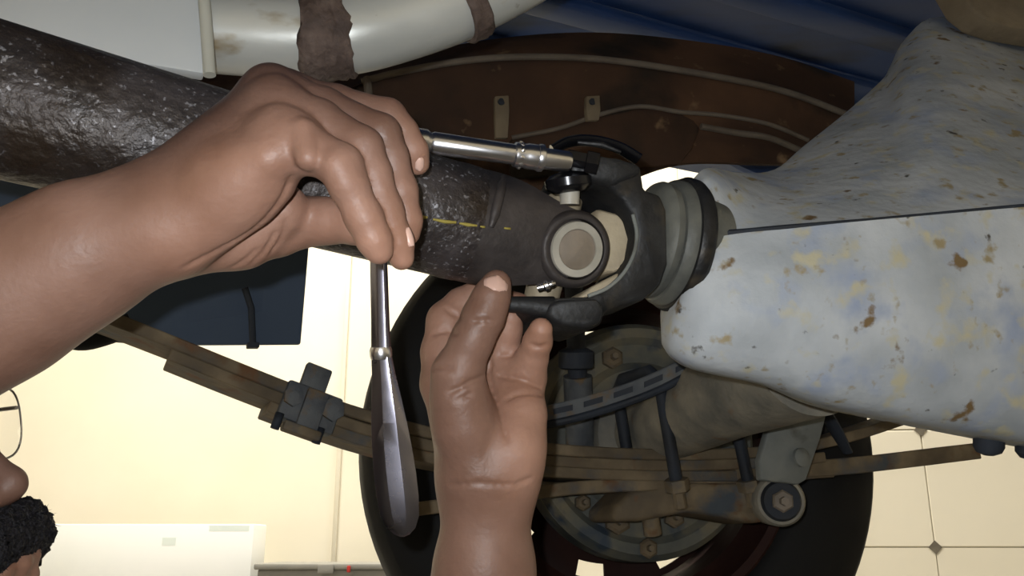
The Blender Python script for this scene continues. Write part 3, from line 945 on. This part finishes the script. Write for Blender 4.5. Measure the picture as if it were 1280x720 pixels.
# ------------------------------------------------------------------ blue body over and behind the wheel
bb = thing('truck_body', at(900, 100, 1.5), 'dark blue painted truck body underside above the wheel arch', 'vehicle body')
zb = 0.93
c0 = at(760, 60, 1.35)
c0.z = zb
MB().box(c0 + VX * 0.2 - VY * 0.55, VX * 1.9, VY * 0.85, ZU * 0.006).build('floor_pan', M['blue'], bb, smooth=False)
for k in range(7):
    c = c0 + VX * 0.2 + VY * (-0.62 + 0.13 * k)
    c.z = zb - 0.014
    MB().box(c, VX * 1.9, VY * 0.022, ZU * 0.010).build('floor_rib', M['blue'], bb, bevel=0.006)
c = c0 + VX * 0.2 + VY * 0.32
c.z = 0.9
# outer side panel with its wheel opening edge: lower edge seen at right of the arch
side_t = [(300, -140, 1.50), (600, -140, 1.56), (900, -140, 1.62), (1200, -140, 1.68), (1500, -140, 1.74)]
side_b = [(300, 60, 1.50), (600, 120, 1.50), (860, 176, 1.50), (1000, 232, 1.52), (1500, 330, 1.60)]
strip(side_t, side_b, 0.012, 'side_panel', M['blue'], bb, nr=4)
# tan bracket in the upper right corner
tb = thing('chassis_bracket', at(1250, 40, .9), 'rusty tan chassis bracket in the upper right corner', 'bracket')
plate([(1190, -30, .92), (1212, 8, .91), (1234, 24, .90), (1262, 34, .90), (1330, 46, .90), (1400, 40, .90), (1400, -40, .92)], .9, 0.03, M['tan'], 'plate', tb, bevel=0.004)
MB().lathe(at(1300, 5, .895), -VY, [(0, .014), (.008, .014), (.010, .008)], 6).build('bolt', M['leaf'], tb, smooth=False)

# ------------------------------------------------------------------ exhaust pipe and pale shield
ex = thing('exhaust_pipe', at(420, 95, .66), 'silver exhaust pipe with rusty weld bands bending up at the top', 'exhaust pipe')
path = [(150, 30, .635), (262, 40, .645), (330, 45, .65), (400, 46, .655), (450, 40, .66), (510, 24, .67), (570, 3, .68), (630, -26, .69), (700, -66, .70)]
Pp = crat(path, 8)
MB().tube(Pp, [0.0295] * len(Pp), 40).build('pipe', M['pipe'], ex)


def band(pts, r, name, rough_amp, seed):
    rnd = random.Random(seed)
    P = crat(pts, 6)
    mb = MB()
    n = 36
    vs, fs = [], []
    m = len(P)
    ref = ZU
    for i, p in enumerate(P):
        t = (P[min(i + 1, m - 1)] - P[max(i - 1, 0)]).normalized()
        a_ = (ref - t * ref.dot(t)).normalized()
        b_ = t.cross(a_)
        for k in range(n):
            an = 2 * math.pi * k / n
            edge = 0.6 if i in (0, m - 1) else 1.0
            rr = r + (rough_amp * rnd.uniform(-0.5, 1.0)) * edge - (0.0022 if i in (0, m - 1) else 0)
            sh_ = t * rough_amp * (1.3 * math.sin(3 * an + seed + i) + 0.7 * math.sin(8 * an + i) + rnd.uniform(-.25, .25)) if i in (0, m - 1) else t * 0
            vs.append(p + (a_ * math.cos(an) + b_ * math.sin(an)) * rr + sh_)
    for i in range(m - 1):
        for k in range(n):
            l = (k + 1) % n
            fs.append((i * n + k, i * n + l, (i + 1) * n + l, (i + 1) * n + k))
    fs.append(tuple(range(n - 1, -1, -1)))
    fs.append(tuple((m - 1) * n + k for k in range(n)))
    return mb.add(vs, fs).build(name, M['rustband'], ex, angle=80)


band([(378, 46, .653), (396, 46, .6545), (416, 45, .657), (436, 42, .659)], 0.0318, 'weld_band', 0.0022, 3)
band([(570, 3, .68), (580, -1, .6815), (592, -7, .683)], 0.0330, 'weld_band', 0.0008, 5)
pn = thing('shield_panel', at(140, 60, .6), 'flat pale grey shield panel in the upper left corner', 'panel')
plate([(-160, -60, .60), (244, -60, .625), (250, 20, .612), (256, 92, .60), (120, 70, .59), (-160, 20, .57)], .6, 0.012, M['panel'], 'sheet', pn, bevel=0.002)
MB().tube([at(250, -60, .622), at(257, 20, .609), at(262, 94, .597)], 0.0042, 14).build('rolled_edge', M['paneledge'], pn)

# ------------------------------------------------------------------ socket wrench held in the upper hand
sw = thing('socket_wrench', at(495, 670, .5), 'chrome socket wrench, its extension on the joint bolt and its handle hanging down', 'socket wrench')
E0, E1 = at(478, 170, .522), at(716, 203, .553)
ea = (E1 - E0).normalized()
el_ = (E1 - E0).length


def ext(x):
    return (x - 478) / (716 - 478) * el_


MB().lathe(E0, ea, [(ext(470), 0.0078), (ext(530), 0.0078), (ext(533), 0.0068), (ext(536), 0.0060), (ext(539), 0.0068), (ext(640), 0.0064)], 32).build('extension', M['chrome'], sw)
MB().lathe(E0, ea, [(ext(638), 0.0062), (ext(640), 0.0076), (ext(645), 0.0080), (ext(652), 0.0074), (ext(656), 0.0080), (ext(668), 0.0080), (ext(670), 0.0072)], 32).build('collar', M['chrome'], sw)
for k in range(10):
    a = 2 * math.pi * k / 10
    q = ea.cross(ZU).normalized()
    s_ = ea.cross(q)
    c = E0 + ea * ext(647) + (q * math.cos(a) + s_ * math.sin(a)) * 0.0078
    MB().lathe(c, (q * math.cos(a) + s_ * math.sin(a)), [(-.001, .0017), (.0004, .0015), (.001, .0006)], 8).build('knurl', M['chrome'], sw)
MB().lathe(E0, ea, [(ext(669), 0.0082), (ext(672), 0.0088), (ext(676), 0.0086), (ext(678), 0.0066), (ext(708), 0.0066), (ext(712), 0.0058), (ext(712), 0.004)], 32).build('socket', M['chrome'], sw)
# ratchet head inside the grip and the handle
H0 = at(470, 205, .512)
MB().lathe(H0, (at(480, 172, .515) - at(470, 230, .512)), [(-0.016, 0.010), (-0.013, 0.0125), (0.014, 0.0125), (0.017, 0.009)], 32).build('ratchet_head', M['handle'], sw)
hw = [(200, 10), (300, 10.5), (340, 11), (400, 11.5), (440, 12.5), (470, 15), (500, 19), (530, 22.5), (560, 25), (590, 26.5), (620, 26.5), (645, 24), (660, 18), (668, 10), (671, 3)]
hx_ = {200: 470}
G = []
mb = MB()
rings = []
n = 6
for (y, w) in hw:
    x = 470 + (y - 200) * 0.028 + max(0, (y - 440)) * 0.085
    d = .512 - (y - 200) * 0.00003
    c = at(x, y, d)
    W_, T_ = mm(w, d), mm(w, d) * (0.9 if y < 450 else max(0.42, 0.9 - (y - 450) * 0.004))
    ring = []
    for (ca, sa) in ((1, 0.0), (0.35, 1), (-0.6, 0.9), (-1, 0.1), (-0.55, -0.9), (0.15, -1)):
        ring.append(c + RX * ca * W_ + (VY * 0.94 - RX * 0.1) * sa * T_)
    rings.append(ring)
vs = [p for r in rings for p in r]
fs = []
for i in range(len(rings) - 1):
    for k in range(n):
        l = (k + 1) % n
        fs.append((i * n + k, i * n + l, (i + 1) * n + l, (i + 1) * n + k))
fs.append(tuple(range(n - 1, -1, -1)))
fs.append(tuple((len(rings) - 1) * n + k for k in range(n)))
mb.add(vs, fs)
mb.build('handle', M['handle'], sw, bevel=0.0008, seg=2, angle=24)
MB().lathe(at(476, 438, .505), -UP * 1.0 + RX * 0.04, [(-0.002, 0.0058), (0.0, 0.0064), (0.003, 0.0064), (0.005, 0.0058)], 20).build('handle_ring', M['chrome'], sw)

# ------------------------------------------------------------------ the person: implicit surface, meshed
def smin(a, b, k):
    h = np.maximum(k - np.abs(a - b), 0.0) / k
    return np.minimum(a, b) - h * h * k * 0.25


class Cone:
    def __init__(self, a, b, ra, rb, tone=0.3):
        self.a, self.b = np.array(a, float), np.array(b, float)
        self.ra, self.rb, self.tone = ra, rb, tone
        self.c = (self.a + self.b) / 2
        self.R = np.linalg.norm(self.b - self.a) / 2 + max(ra, rb)

    def d(self, p):
        ab = self.b - self.a
        t = np.clip(((p - self.a) @ ab) / max(ab @ ab, 1e-12), 0, 1)
        q = p - self.a - t[:, None] * ab
        return np.sqrt((q * q).sum(1)) - (self.ra + (self.rb - self.ra) * t)


class Ell:
    def __init__(self, c, axes, radii, tone=0.3):
        self.c = np.array(c, float)
        self.A = np.array([list(x) for x in axes], float)
        self.r = np.array(radii, float)
        self.tone = tone
        self.R = max(radii)

    def d(self, p):
        q = (p - self.c) @ self.A.T
        k0 = np.sqrt(((q / self.r) ** 2).sum(1))
        k1 = np.sqrt(((q / (self.r ** 2)) ** 2).sum(1)) + 1e-9
        return k0 * (k0 - 1.0) / k1


BIG = 1.0


class Group:
    """smooth union of members (Cone, Ell or Group)"""
    def __init__(self, k, *m):
        self.k, self.m = k, list(m)
        self.bound()

    def bound(self):
        cs = np.array([x.c for x in self.m])
        self.c = (cs.max(0) + cs.min(0)) / 2
        self.R = max(np.linalg.norm(x.c - self.c) + x.R for x in self.m)

    def d(self, p, near=None):
        out = None
        for x in self.m:
            if near is not None:
                if np.linalg.norm(x.c - near[0]) - x.R > near[1] + 0.03:
                    continue
            v = x.d(p, near) if isinstance(x, Group) else x.d(p)
            out = v if out is None else smin(out, v, self.k)
        return np.full(len(p), BIG) if out is None else out

    def leaves(self):
        for x in self.m:
            if isinstance(x, Group):
                yield from x.leaves()
            else:
                yield x


class Carved(Group):
    def __init__(self, base, cuts, k=0.002):
        self.base, self.cuts, self.k = base, cuts, k
        self.c, self.R = base.c, base.R

    def d(self, p, near=None):
        v = self.base.d(p, near)
        for x in self.cuts:
            if near is not None and np.linalg.norm(x.c - near[0]) - x.R > near[1] + 0.01:
                continue
            w = -x.d(p)
            v = -smin(-v, -w, self.k)
        return v

    def leaves(self):
        yield from self.base.leaves()


def sdf_mesh(S, h, B=14):
    lo = S.c - S.R - 0.02
    bs = B * h
    # coarse search for the blocks that hold surface
    lv = list(S.leaves())
    mn = np.min([x.c - x.R for x in lv], 0) - 0.02
    mxx = np.max([x.c + x.R for x in lv], 0) + 0.02
    nb = np.ceil((mxx - mn) / bs).astype(int)
    gi = np.stack(np.meshgrid(*[np.arange(k) for k in nb], indexing='ij'), -1).reshape(-1, 3)
    ctr = mn + (gi + 0.5) * bs
    dd = S.d(ctr)
    keep = gi[np.abs(dd) < bs * 0.87 * 1.45 + 0.006]
    loc = np.stack(np.meshgrid(*[np.arange(B + 1)] * 3, indexing='ij'), -1).reshape(-1, 3)
    NX = (nb * B + 2).astype(np.int64)

    def key(i):
        return (i[:, 0].astype(np.int64) * NX[1] + i[:, 1]) * NX[2] + i[:, 2]
    VK, VP, FK = [], [], []
    corners = np.array([[i, j, k] for i in (0, 1) for j in (0, 1) for k in (0, 1)])
    edges = [(a, b) for a in range(8) for b in range(a + 1, 8) if np.abs(corners[a] - corners[b]).sum() == 1]
    for blk in keep:
        base = blk * B
        gidx = loc + base
        p = mn + gidx * h
        cc = mn + (blk + 0.5) * bs
        v = S.d(p, (cc, bs * 0.87)).reshape(B + 1, B + 1, B + 1)
        if v.min() > 0 or v.max() < 0:
            continue
        cs = [v[a[0]:B + a[0], a[1]:B + a[1], a[2]:B + a[2]] for a in corners]
        neg = np.zeros((B, B, B), int)
        for c in cs:
            neg += c < 0
        idx = np.argwhere((neg > 0) & (neg < 8))
        if len(idx) == 0:
            continue
        val = np.stack([c[idx[:, 0], idx[:, 1], idx[:, 2]] for c in cs], 1)
        acc = np.zeros((len(idx), 3))
        cnt = np.zeros(len(idx))
        for a, b in edges:
            va, vb = val[:, a], val[:, b]
            cr_ = (va < 0) != (vb < 0)
            t = np.where(cr_, va / np.where(cr_, va - vb, 1), 0)
            pt = corners[a] + t[:, None] * (corners[b] - corners[a])
            acc += np.where(cr_[:, None], pt, 0)
            cnt += cr_
        VK.append(key(idx + base))
        VP.append(mn + (idx + base + acc / cnt[:, None]) * h)
        for ax in range(3):
            s0 = [slice(0, B)] * 3
            s1 = [slice(0, B)] * 3
            s1[ax] = slice(1, B + 1)
            a_, b_ = v[tuple(s0)], v[tuple(s1)]
            e = np.argwhere((a_ < 0) != (b_ < 0))
            if len(e) == 0:
                continue
            flip = a_[e[:, 0], e[:, 1], e[:, 2]] < 0
            o1 = np.zeros(3, int)
            o2 = np.zeros(3, int)
            o1[(ax + 1) % 3] = 1
            o2[(ax + 2) % 3] = 1
            g_ = e + base
            q = np.stack([key(g_), key(g_ - o1), key(g_ - o1 - o2), key(g_ - o2)], 1)
            q[~flip] = q[~flip][:, ::-1]
            FK.append(q)
    VK, VP, FK = np.concatenate(VK), np.concatenate(VP), np.concatenate(FK)
    order = np.argsort(VK)
    VK, VP = VK[order], VP[order]
    pos = np.searchsorted(VK, FK)
    pos = np.minimum(pos, len(VK) - 1)
    good = (VK[pos] == FK).all(1)
    return VP, pos[good]


def mesh_from(S, h, name, tone=True, noise=0.0, B=14):
    V, F = sdf_mesh(S, h, B)
    if noise:
        rs = np.random.RandomState(3)
        V = V + rs.normal(0, noise, V.shape)
    me = bpy.data.meshes.new(name)
    me.from_pydata([], [], [])
    me.vertices.add(len(V))
    me.vertices.foreach_set('co', V.astype(np.float32).ravel())
    me.loops.add(len(F) * 4)
    me.loops.foreach_set('vertex_index', F.astype(np.int32).ravel())
    me.polygons.add(len(F))
    me.polygons.foreach_set('loop_start', np.arange(0, len(F) * 4, 4, dtype=np.int32))
    me.polygons.foreach_set('loop_total', np.full(len(F), 4, np.int32))
    me.update(calc_edges=True)
    me.validate()
    if tone:
        num = np.zeros(len(V))
        den = np.full(len(V), 1e-9)
        for x in S.leaves():
            m = ((V - x.c) ** 2).sum(1) < (x.R + 0.03) ** 2
            if not m.any():
                continue
            w = np.exp(-np.maximum(x.d(V[m]), 0) / 0.004)
            num[m] += w * x.tone
            den[m] += w
        a = me.attributes.new('tone', 'FLOAT', 'POINT')
        a.data.foreach_set('value', (num / den).astype(np.float32))
    return me


def pc(a, b, ra, rb, tone=0.3):
    """round cone given as (px,py,depth) ends and radii in pixels"""
    return Cone(at(*a), at(*b), mm(ra, a[2]), mm(rb, b[2]), tone)


def chain(pts, k, tones=None):
    m = []
    for i in range(len(pts) - 1):
        a, b = pts[i], pts[i + 1]
        t = tones[i] if tones else 0.35
        m.append(pc(a[:3], b[:3], a[3], b[3], t))
    return Group(k, *m)


# --- upper (right) hand: back and little-finger side to the camera
r_pinky = chain([(352, 172, .428, 33), (372, 178, .424, 31), (426, 207, .418, 27), (436, 232, .417, 24), (455, 272, .419, 23), (468, 300, .421, 21), (474, 314, .422, 17)], .004,
                [.45, .45, .5, .55, .7, .85])
r_ring = chain([(345, 132, .444, 30), (400, 150, .438, 25), (453, 184, .433, 25), (466, 215, .432, 22), (482, 262, .433, 21), (496, 302, .434, 20), (502, 322, .435, 16)], .004,
               [.2, .25, .4, .5, .65, .85])
r_mid = chain([(338, 116, .458, 31), (405, 135, .456, 25), (476, 167, .452, 24), (488, 195, .451, 21), (501, 238, .450, 20), (508, 276, .452, 19), (510, 292, .453, 15)], .004,
              [.12, .2, .35, .45, .6, .8])
r_index = chain([(350, 118, .478, 30), (420, 130, .478, 23), (484, 147, .477, 23), (502, 166, .478, 20), (516, 188, .481, 18), (522, 204, .484, 15)], .004, [.1, .25, .45, .65, .75])
r_thumb = chain([(300, 292, .478, 40), (345, 284, .482, 35), (384, 277, .482, 29), (410, 276, .478, 27), (448, 278, .472, 26), (470, 282, .468, 20)], .006, [.7, .7, .75, .8, .85])
r_back = Group(.012,
               pc((198, 262, .446), (338, 120, .456), 52, 33, .03),
               pc((200, 268, .444), (345, 138, .444), 54, 33, .2),
               pc((204, 276, .440), (356, 172, .430), 52, 36, .42),
               pc((206, 286, .438), (300, 238, .432), 52, 46, .58),
               pc((225, 292, .436), (338, 224, .430), 46, 30, .72),
               pc((215, 262, .455), (352, 122, .474), 50, 30, .03))
r_palm = Group(.010,
               pc((228, 306, .455), (300, 288, .470), 42, 44, .7),
               pc((300, 288, .470), (352, 262, .468), 44, 34, .7))
r_fore = Group(.03,
               pc((-300, 535, .400), (-150, 460, .425), 98, 94, .4),
               pc((-150, 460, .425), (0, 374, .440), 94, 84, .4),
               pc((0, 374, .440), (110, 312, .443), 84, 70, .42),
               pc((110, 312, .443), (195, 274, .444), 70, 57, .45))
r_back.m += [pc((285, 228, .428), (336, 197, .4155), 38, 24, .65)]
r_back.bound()
r_fold = Group(.004, pc((378, 166, .4160), (385, 197, .4105), 19, 17, .55))
r_fold2 = Group(.004, pc((421, 207, .4130), (431, 228, .4130), 22, 20, .55))
r_fingers = Group(.0015, r_pinky, r_ring, r_mid, r_index)
r_main = Group(.016, r_fore, r_back)
r_hand = Group(.0022, Group(.005, Group(.011, r_main, r_fingers), Group(.004, r_palm, r_thumb)), r_fold, r_fold2)

# --- lower (left) hand: thumb side and palm to the camera
l_thumb = chain([(580, 530, .548, 40), (572, 468, .543, 31), (590, 425, .540, 25), (604, 396, .540, 25), (614, 372, .541, 22), (621, 355, .543, 18)], .006,
                [.45, .4, .4, .4, .45])
l_index = chain([(556, 478, .582, 30), (553, 440, .590, 26), (560, 402, .598, 26), (578, 382, .602, 22), (600, 370, .603, 20), (616, 364, .600, 17)], .004, [.7, .75, .75, .8, .8])
l_mid = chain([(590, 462, .590, 28), (600, 425, .602, 25), (614, 398, .606, 23), (634, 384, .600, 20), (646, 382, .594, 17)], .004, [.7, .75, .8, .8])
l_ring = chain([(622, 460, .585, 25), (629, 436, .582, 20), (634, 413, .578, 18), (639, 397, .574, 15)], .004, [.75, .8, .85])
l_pinky = chain([(658, 470, .575, 23), (665, 448, .568, 19.5), (672, 427, .560, 17.5), (676, 412, .554, 15)], .004, [.75, .8, .9])
l_palm = Group(.014,
               pc((598, 600, .566), (558, 482, .582), 46, 30, .45),
               pc((604, 600, .568), (590, 466, .590), 46, 29, .6),
               pc((612, 600, .568), (624, 464, .585), 46, 29, .6),
               pc((620, 600, .566), (654, 474, .575), 46, 28, .65))
l_pads = Group(.010,
               pc((596, 585, .553), (574, 500, .545), 44, 36, .4),
               pc((640, 572, .553), (655, 520, .560), 38, 28, .8),
               pc((632, 590, .556), (642, 560, .553), 34, 36, .8))
l_fore = Group(.03,
               pc((576, 1030, .560), (590, 860, .560), 92, 84, .42),
               pc((590, 860, .560), (605, 720, .560), 76, 51, .42),
               pc((605, 720, .560), (609, 605, .562), 51, 51, .45))
l_fingers = Group(.0015, l_index, l_mid, l_ring, l_pinky)
l_hand = Group(.006, Group(.012, Group(.016, l_fore, l_palm), l_pads), l_fingers, l_thumb)

# --- head in profile at the lower left, tilted back
HD = .545


def hp(x, y, side=0.0):
    return at(x, y, HD) + FW * side


def hc(a, b, ra, rb, tone=.3):
    return Cone(hp(*a), hp(*b), mm(ra, HD), mm(rb, HD), tone)


HX, HY, HZ = RX, UP, FW
head = Group(.014,
             Ell(hp(-220, 500), (HX, HY, HZ), (.093, .080, .072), .2),
             Ell(hp(-145, 590), (HX, HY, HZ), (.062, .085, .060), .25),
             hc((-95, 450), (-74, 490), 60, 30, .25),
             hc((-78, 492, -.028), (-78, 492, .028), 30, 30, .25),
             hc((-72, 630, -.030), (-72, 630, .030), 44, 44, .3),
             hc((-20, 690, -.014), (-20, 690, .014), 42, 42, .3),
             hc((-30, 790, -.012), (-30, 790, .012), 48, 48, .25),
             hc((-30, 790, -.02), (-165, 690, -.052), 38, 32, .25),
             hc((-30, 790, .02), (-165, 690, .052), 38, 32, .25))
nose_g = Group(.006, hc((-52, 535), (12, 603), 14, 17, .35), hc((14, 603), (15, 607), 17, 17, .35), hc((2, 618, -.011), (2, 618, .011), 15, 15, .35))
lips = Group(.004, hc((18, 704, -.016), (18, 704, .016), 15, 15, .8), hc((22, 704), (23, 704), 16, 16, .8), hc((16, 728, -.014), (16, 728, .014), 17, 17, .8))
ear_n = Group(.004, Ell(hp(-225, 575, -.074), (HX, HY, HZ), (.018, .030, .008), .3), Ell(hp(-225, 575, .074), (HX, HY, HZ), (.018, .030, .008), .3))
head_all = Group(.006, head, nose_g, lips, ear_n)
SHR, SHL = Vector((-.54, .43, .15)), Vector((-.40, .72, .085))
RELB, LELB = at(-300, 535, .400), at(576, 1030, .560)
neck0, neck1 = hp(-165, 650), Vector((-.49, .60, .12))
torso = Group(.05,
              Cone(neck0, neck1, .055, .062, .25),
              Cone(SHR, SHL, .055, .055, .25),
              Cone(neck1, (-.95, .62, .13), .09, .09, .25),
              Cone(SHR, RELB, .052, .043, .25),
              Cone(SHL, LELB, .052, .045, .25))
body_s = Group(.012, torso, r_hand, l_hand, head_all)


def hit(S, px, py, d0=.36, d1=.75):
    """distance along the line of sight at which the surface of S begins"""
    ds_ = np.linspace(d0, d1, 800)
    P = np.array([at(px, py, d) for d in ds_])
    v = S.d(P)
    i = np.argmax(v < 0)
    if v[i] >= 0:
        return None
    return float(ds_[i])


# skin creases pressed into the surface
def crease(S, pts, r, depth=0.0):
    out = []
    pr = []
    for (x, y) in [tuple(q) for q in cr(pts, 4)]:
        d = hit(S, x, y)
        if d is not None:
            pr.append((x, y, d + depth))
    for a, b in zip(pr[:-1], pr[1:]):
        if abs(a[2] - b[2]) < 0.015:
            out.append(pc(a, b, r, r))
    return out


cuts = []
for pts, r in ( ([(364, 222), (350, 252), (320, 285), (280, 309), (232, 334)], 2.6),
               ([(338, 318), (352, 298), (358, 276)], 1.8), ([(306, 338), (332, 312), (345, 290)], 1.8), ([(272, 343), (300, 330), (322, 312)], 1.6)):
    cuts += crease(r_hand, pts, r)
for pts, r in (([(536, 462), (552, 458), (566, 462)], 1.6), ([(541, 418), (556, 414), (572, 418)], 1.6), ([(556, 385), (566, 392), (576, 398)], 1.4),
               ([(560, 492), (575, 484), (588, 478)], 1.5), ([(572, 500), (590, 492)], 1.2), ([(586, 478), (604, 470), (614, 455)], 1.8), ([(624, 470), (648, 474), (676, 484)], 2.0),
               ([(632, 500), (652, 492), (680, 494)], 1.4), ([(612, 450), (614, 480), (626, 516), (634, 550)], 1.6), ([(664, 431), (672, 434), (684, 432)], 1.4),
               ([(562, 607), (600, 604), (640, 606), (664, 598)], 1.4), ([(590, 402), (604, 400), (618, 402)], 1.0), ([(625, 446), (640, 444)], 1.4)):
    cuts += crease(l_hand, pts, r)
body_c = Carved(body_s, cuts, .002)
me = mesh_from(body_c, .0016, 'person')
person = link('person', me, M['skin'], None, True, origin=(-.9, .6, 0.0))
tag(person, 'person in dark clothes lying under the vehicle, both bare hands working at the joint', 'person')


# fingernails
def nail(px, py, S, along, wpx, lpx, tiltz=0.0, normal=None):
    d = hit(S, px, py)
    if d is None:
        return
    c = at(px, py, d)
    e = 0.0006
    if normal is None:
        pts = np.array([c] + [c + Vector(v) * e for v in ((1, 0, 0), (0, 1, 0), (0, 0, 1))])
        v = S.d(pts)
        nrm = Vector((v[1] - v[0], v[2] - v[0], v[3] - v[0])).normalized()
    else:
        nrm = Vector(normal).normalized()
    t = (at(px + along[0], py + along[1], d) - c)
    t = (t - nrm * t.dot(nrm)).normalized()
    s = nrm.cross(t)
    W_, L_ = mm(wpx, d) / 2, mm(lpx, d) / 2
    G, B = [], []
    for i in range(9):
        q = -1 + i / 4
        w = W_ * (1 - 0.25 * max(0, -q) ** 2) * math.sqrt(max(0.05, 1 - max(0, abs(q) - 0.5) ** 2 * 2.6))
        row, rb = [], []
        for j in range(7):
            x = -1 + j / 3
            base = c + t * q * L_ + s * x * w - nrm * (0.42 * W_ * x * x + 0.10 * L_ * q * q)
            row.append(base + nrm * 0.0011)
            rb.append(base - nrm * 0.0012)
        G.append(row)
        B.append(rb)
    MB().grid(G, B).build('fingernail', M['nail'], person, angle=60)


nail(513, 296, r_hand, (4, 24), 13, 24)
nail(525, 205, r_hand, (4, 18), 12, 18)
nail(621, 354, l_hand, (3, -20), 31, 22)

# hair, moustache, eyeglasses, eyes, clothes
must = Group(.006, hc((14, 664, -.022), (14, 664, .022), 24, 24), hc((16, 680, -.026), (16, 680, .026), 22, 22), hc((8, 650, -.02), (8, 650, .02), 18, 18),
             hc((10, 690, -.03), (-20, 740, -.034), 22, 20), hc((10, 690, .03), (-20, 740, .034), 22, 20))
mo = mesh_from(must, .002, 'moustache', tone=False, noise=.0008)
tag(link('moustache', mo, M['hair'], person, True), 'dark fuzzy moustache')
rs = random.Random(11)
mb = MB()
for k in range(420):
    a = rs.uniform(-1.9, 1.3)
    sd = rs.uniform(-.03, .03)
    c = hp(12 + rs.uniform(-8, 4), 668 + rs.uniform(-14, 14), sd)
    dr = (RX * math.cos(a) + UP * math.sin(a) + FW * rs.uniform(-.5, .5)).normalized()
    ln = mm(rs.uniform(27, 36), HD)
    p1 = c + dr * ln
    sd_ = dr.cross(FW + RX * .3).normalized() * 0.0004
    mb.add([c - sd_ * 2, c + sd_ * 2, p1 - UP * 0.001], [(0, 1, 2)])
hs = mb.build('moustache_hairs', M['hair'], person, smooth=False)
hs['kind'] = 'stuff'
hair_g = Group(.01, Ell(hp(-238, 480), (HX, HY, HZ), (.095, .078, .076), 0), Ell(hp(-250, 540), (HX, HY, HZ), (.075, .07, .075), 0))
link('hair', mesh_from(hair_g, .004, 'hair', tone=False, noise=.0008), M['hair'], person)
eg = thing('eyeglasses', hp(0, 560), 'clear eyeglasses on the face at the left edge', 'eyeglasses')
for s in (-1, 1):
    cpx = (4, 542)
    rim_pts = []
    for k in range(28):
        a = 2 * math.pi * k / 28
        ca, sa = math.cos(a), math.sin(a)
        e_ = 0.75
        xx = math.copysign(abs(ca) ** e_, ca) * .025
        yy = math.copysign(abs(sa) ** e_, sa) * .0225
        rim_pts.append(hp(-36, 540, s * .033) + FW * xx * s + UP * yy + RX * (yy * -0.10 - abs(xx + .025) * .12 * 1 + 0.004))
    fr = MB().tube(rim_pts, 0.0009, 8, closed=True).build('frame', M['clearframe'], eg)
    n = len(rim_pts)
    c_ = sum(rim_pts, Vector()) / n
    vs = [c_ + RX * 0.0015] + rim_pts + [c_ + RX * 0.0025] + [p + RX * 0.001 for p in rim_pts]
    fs = []
    for k in range(n):
        l = (k + 1) % n
        fs.append((0, 1 + k, 1 + l))
        fs.append((n + 1, n + 2 + l, n + 2 + k))
        fs.append((1 + k, n + 2 + k, n + 2 + l, 1 + l))
    MB().add(vs, fs).build('lens', M['glass'], eg)
    MB().tube([hp(-44, 525, s * .056), hp(-110, 535, s * .072), hp(-225, 550, s * .079), hp(-245, 580, s * .077)], 0.0014, 8).build('temple', M['clearframe'], eg)
    ey = MB().lathe(hp(-78, 541, s * .031), RX, [(-.012, .001), (-.008, .0085), (0, .012), (.006, .0104), (.010, .006), (.0118, .002), (.012, .0001)], 24).build('eyeball', M['eye'], person)
    MB().lathe(hp(-78, 541, s * .031), RX, [(.0098, .0062), (.0122, .0040), (.0128, .0001)], 20).build('iris', M['iris'], ey)
MB().tube([hp(-33, 535, -.008), hp(-29, 530, 0), hp(-33, 535, .008)], 0.0012, 8).build('bridge', M['clearframe'], eg)

shirt = Group(.05,
              Cone(SHR, SHL, .068, .068), Cone(neck1 + Vector((-.03, 0, -.02)), (-.95, .62, .13), .115, .112),
              Cone(SHR, SHR.lerp(Vector(RELB), .55), .066, .060), Cone(SHL, SHL.lerp(Vector(LELB), .5), .066, .060))
link('shirt', mesh_from(shirt, .007, 'shirt', tone=False), M['shirt'], person)
trous = Group(.04, Cone((-.92, .62, .125), (-1.08, .62, .12), .115, .115), Cone((-1.08, .55, .11), (-1.48, .47, .30), .088, .068), Cone((-1.48, .47, .30), (-1.74, .45, .08), .066, .052),
              Cone((-1.08, .70, .11), (-1.50, .74, .10), .088, .066), Cone((-1.50, .74, .10), (-1.90, .76, .08), .064, .050))
link('trousers', mesh_from(trous, .008, 'trousers', tone=False), M['trouser'], person)
for (a, b) in (((-1.76, .45, .055), (-1.88, .44, .045)), ((-1.93, .76, .06), (-1.96, .77, .17))):
    sg = Group(.03, Cone(a, b, .05, .038))
    link('shoe', mesh_from(sg, .006, 'shoe', tone=False), M['shoe'], person)
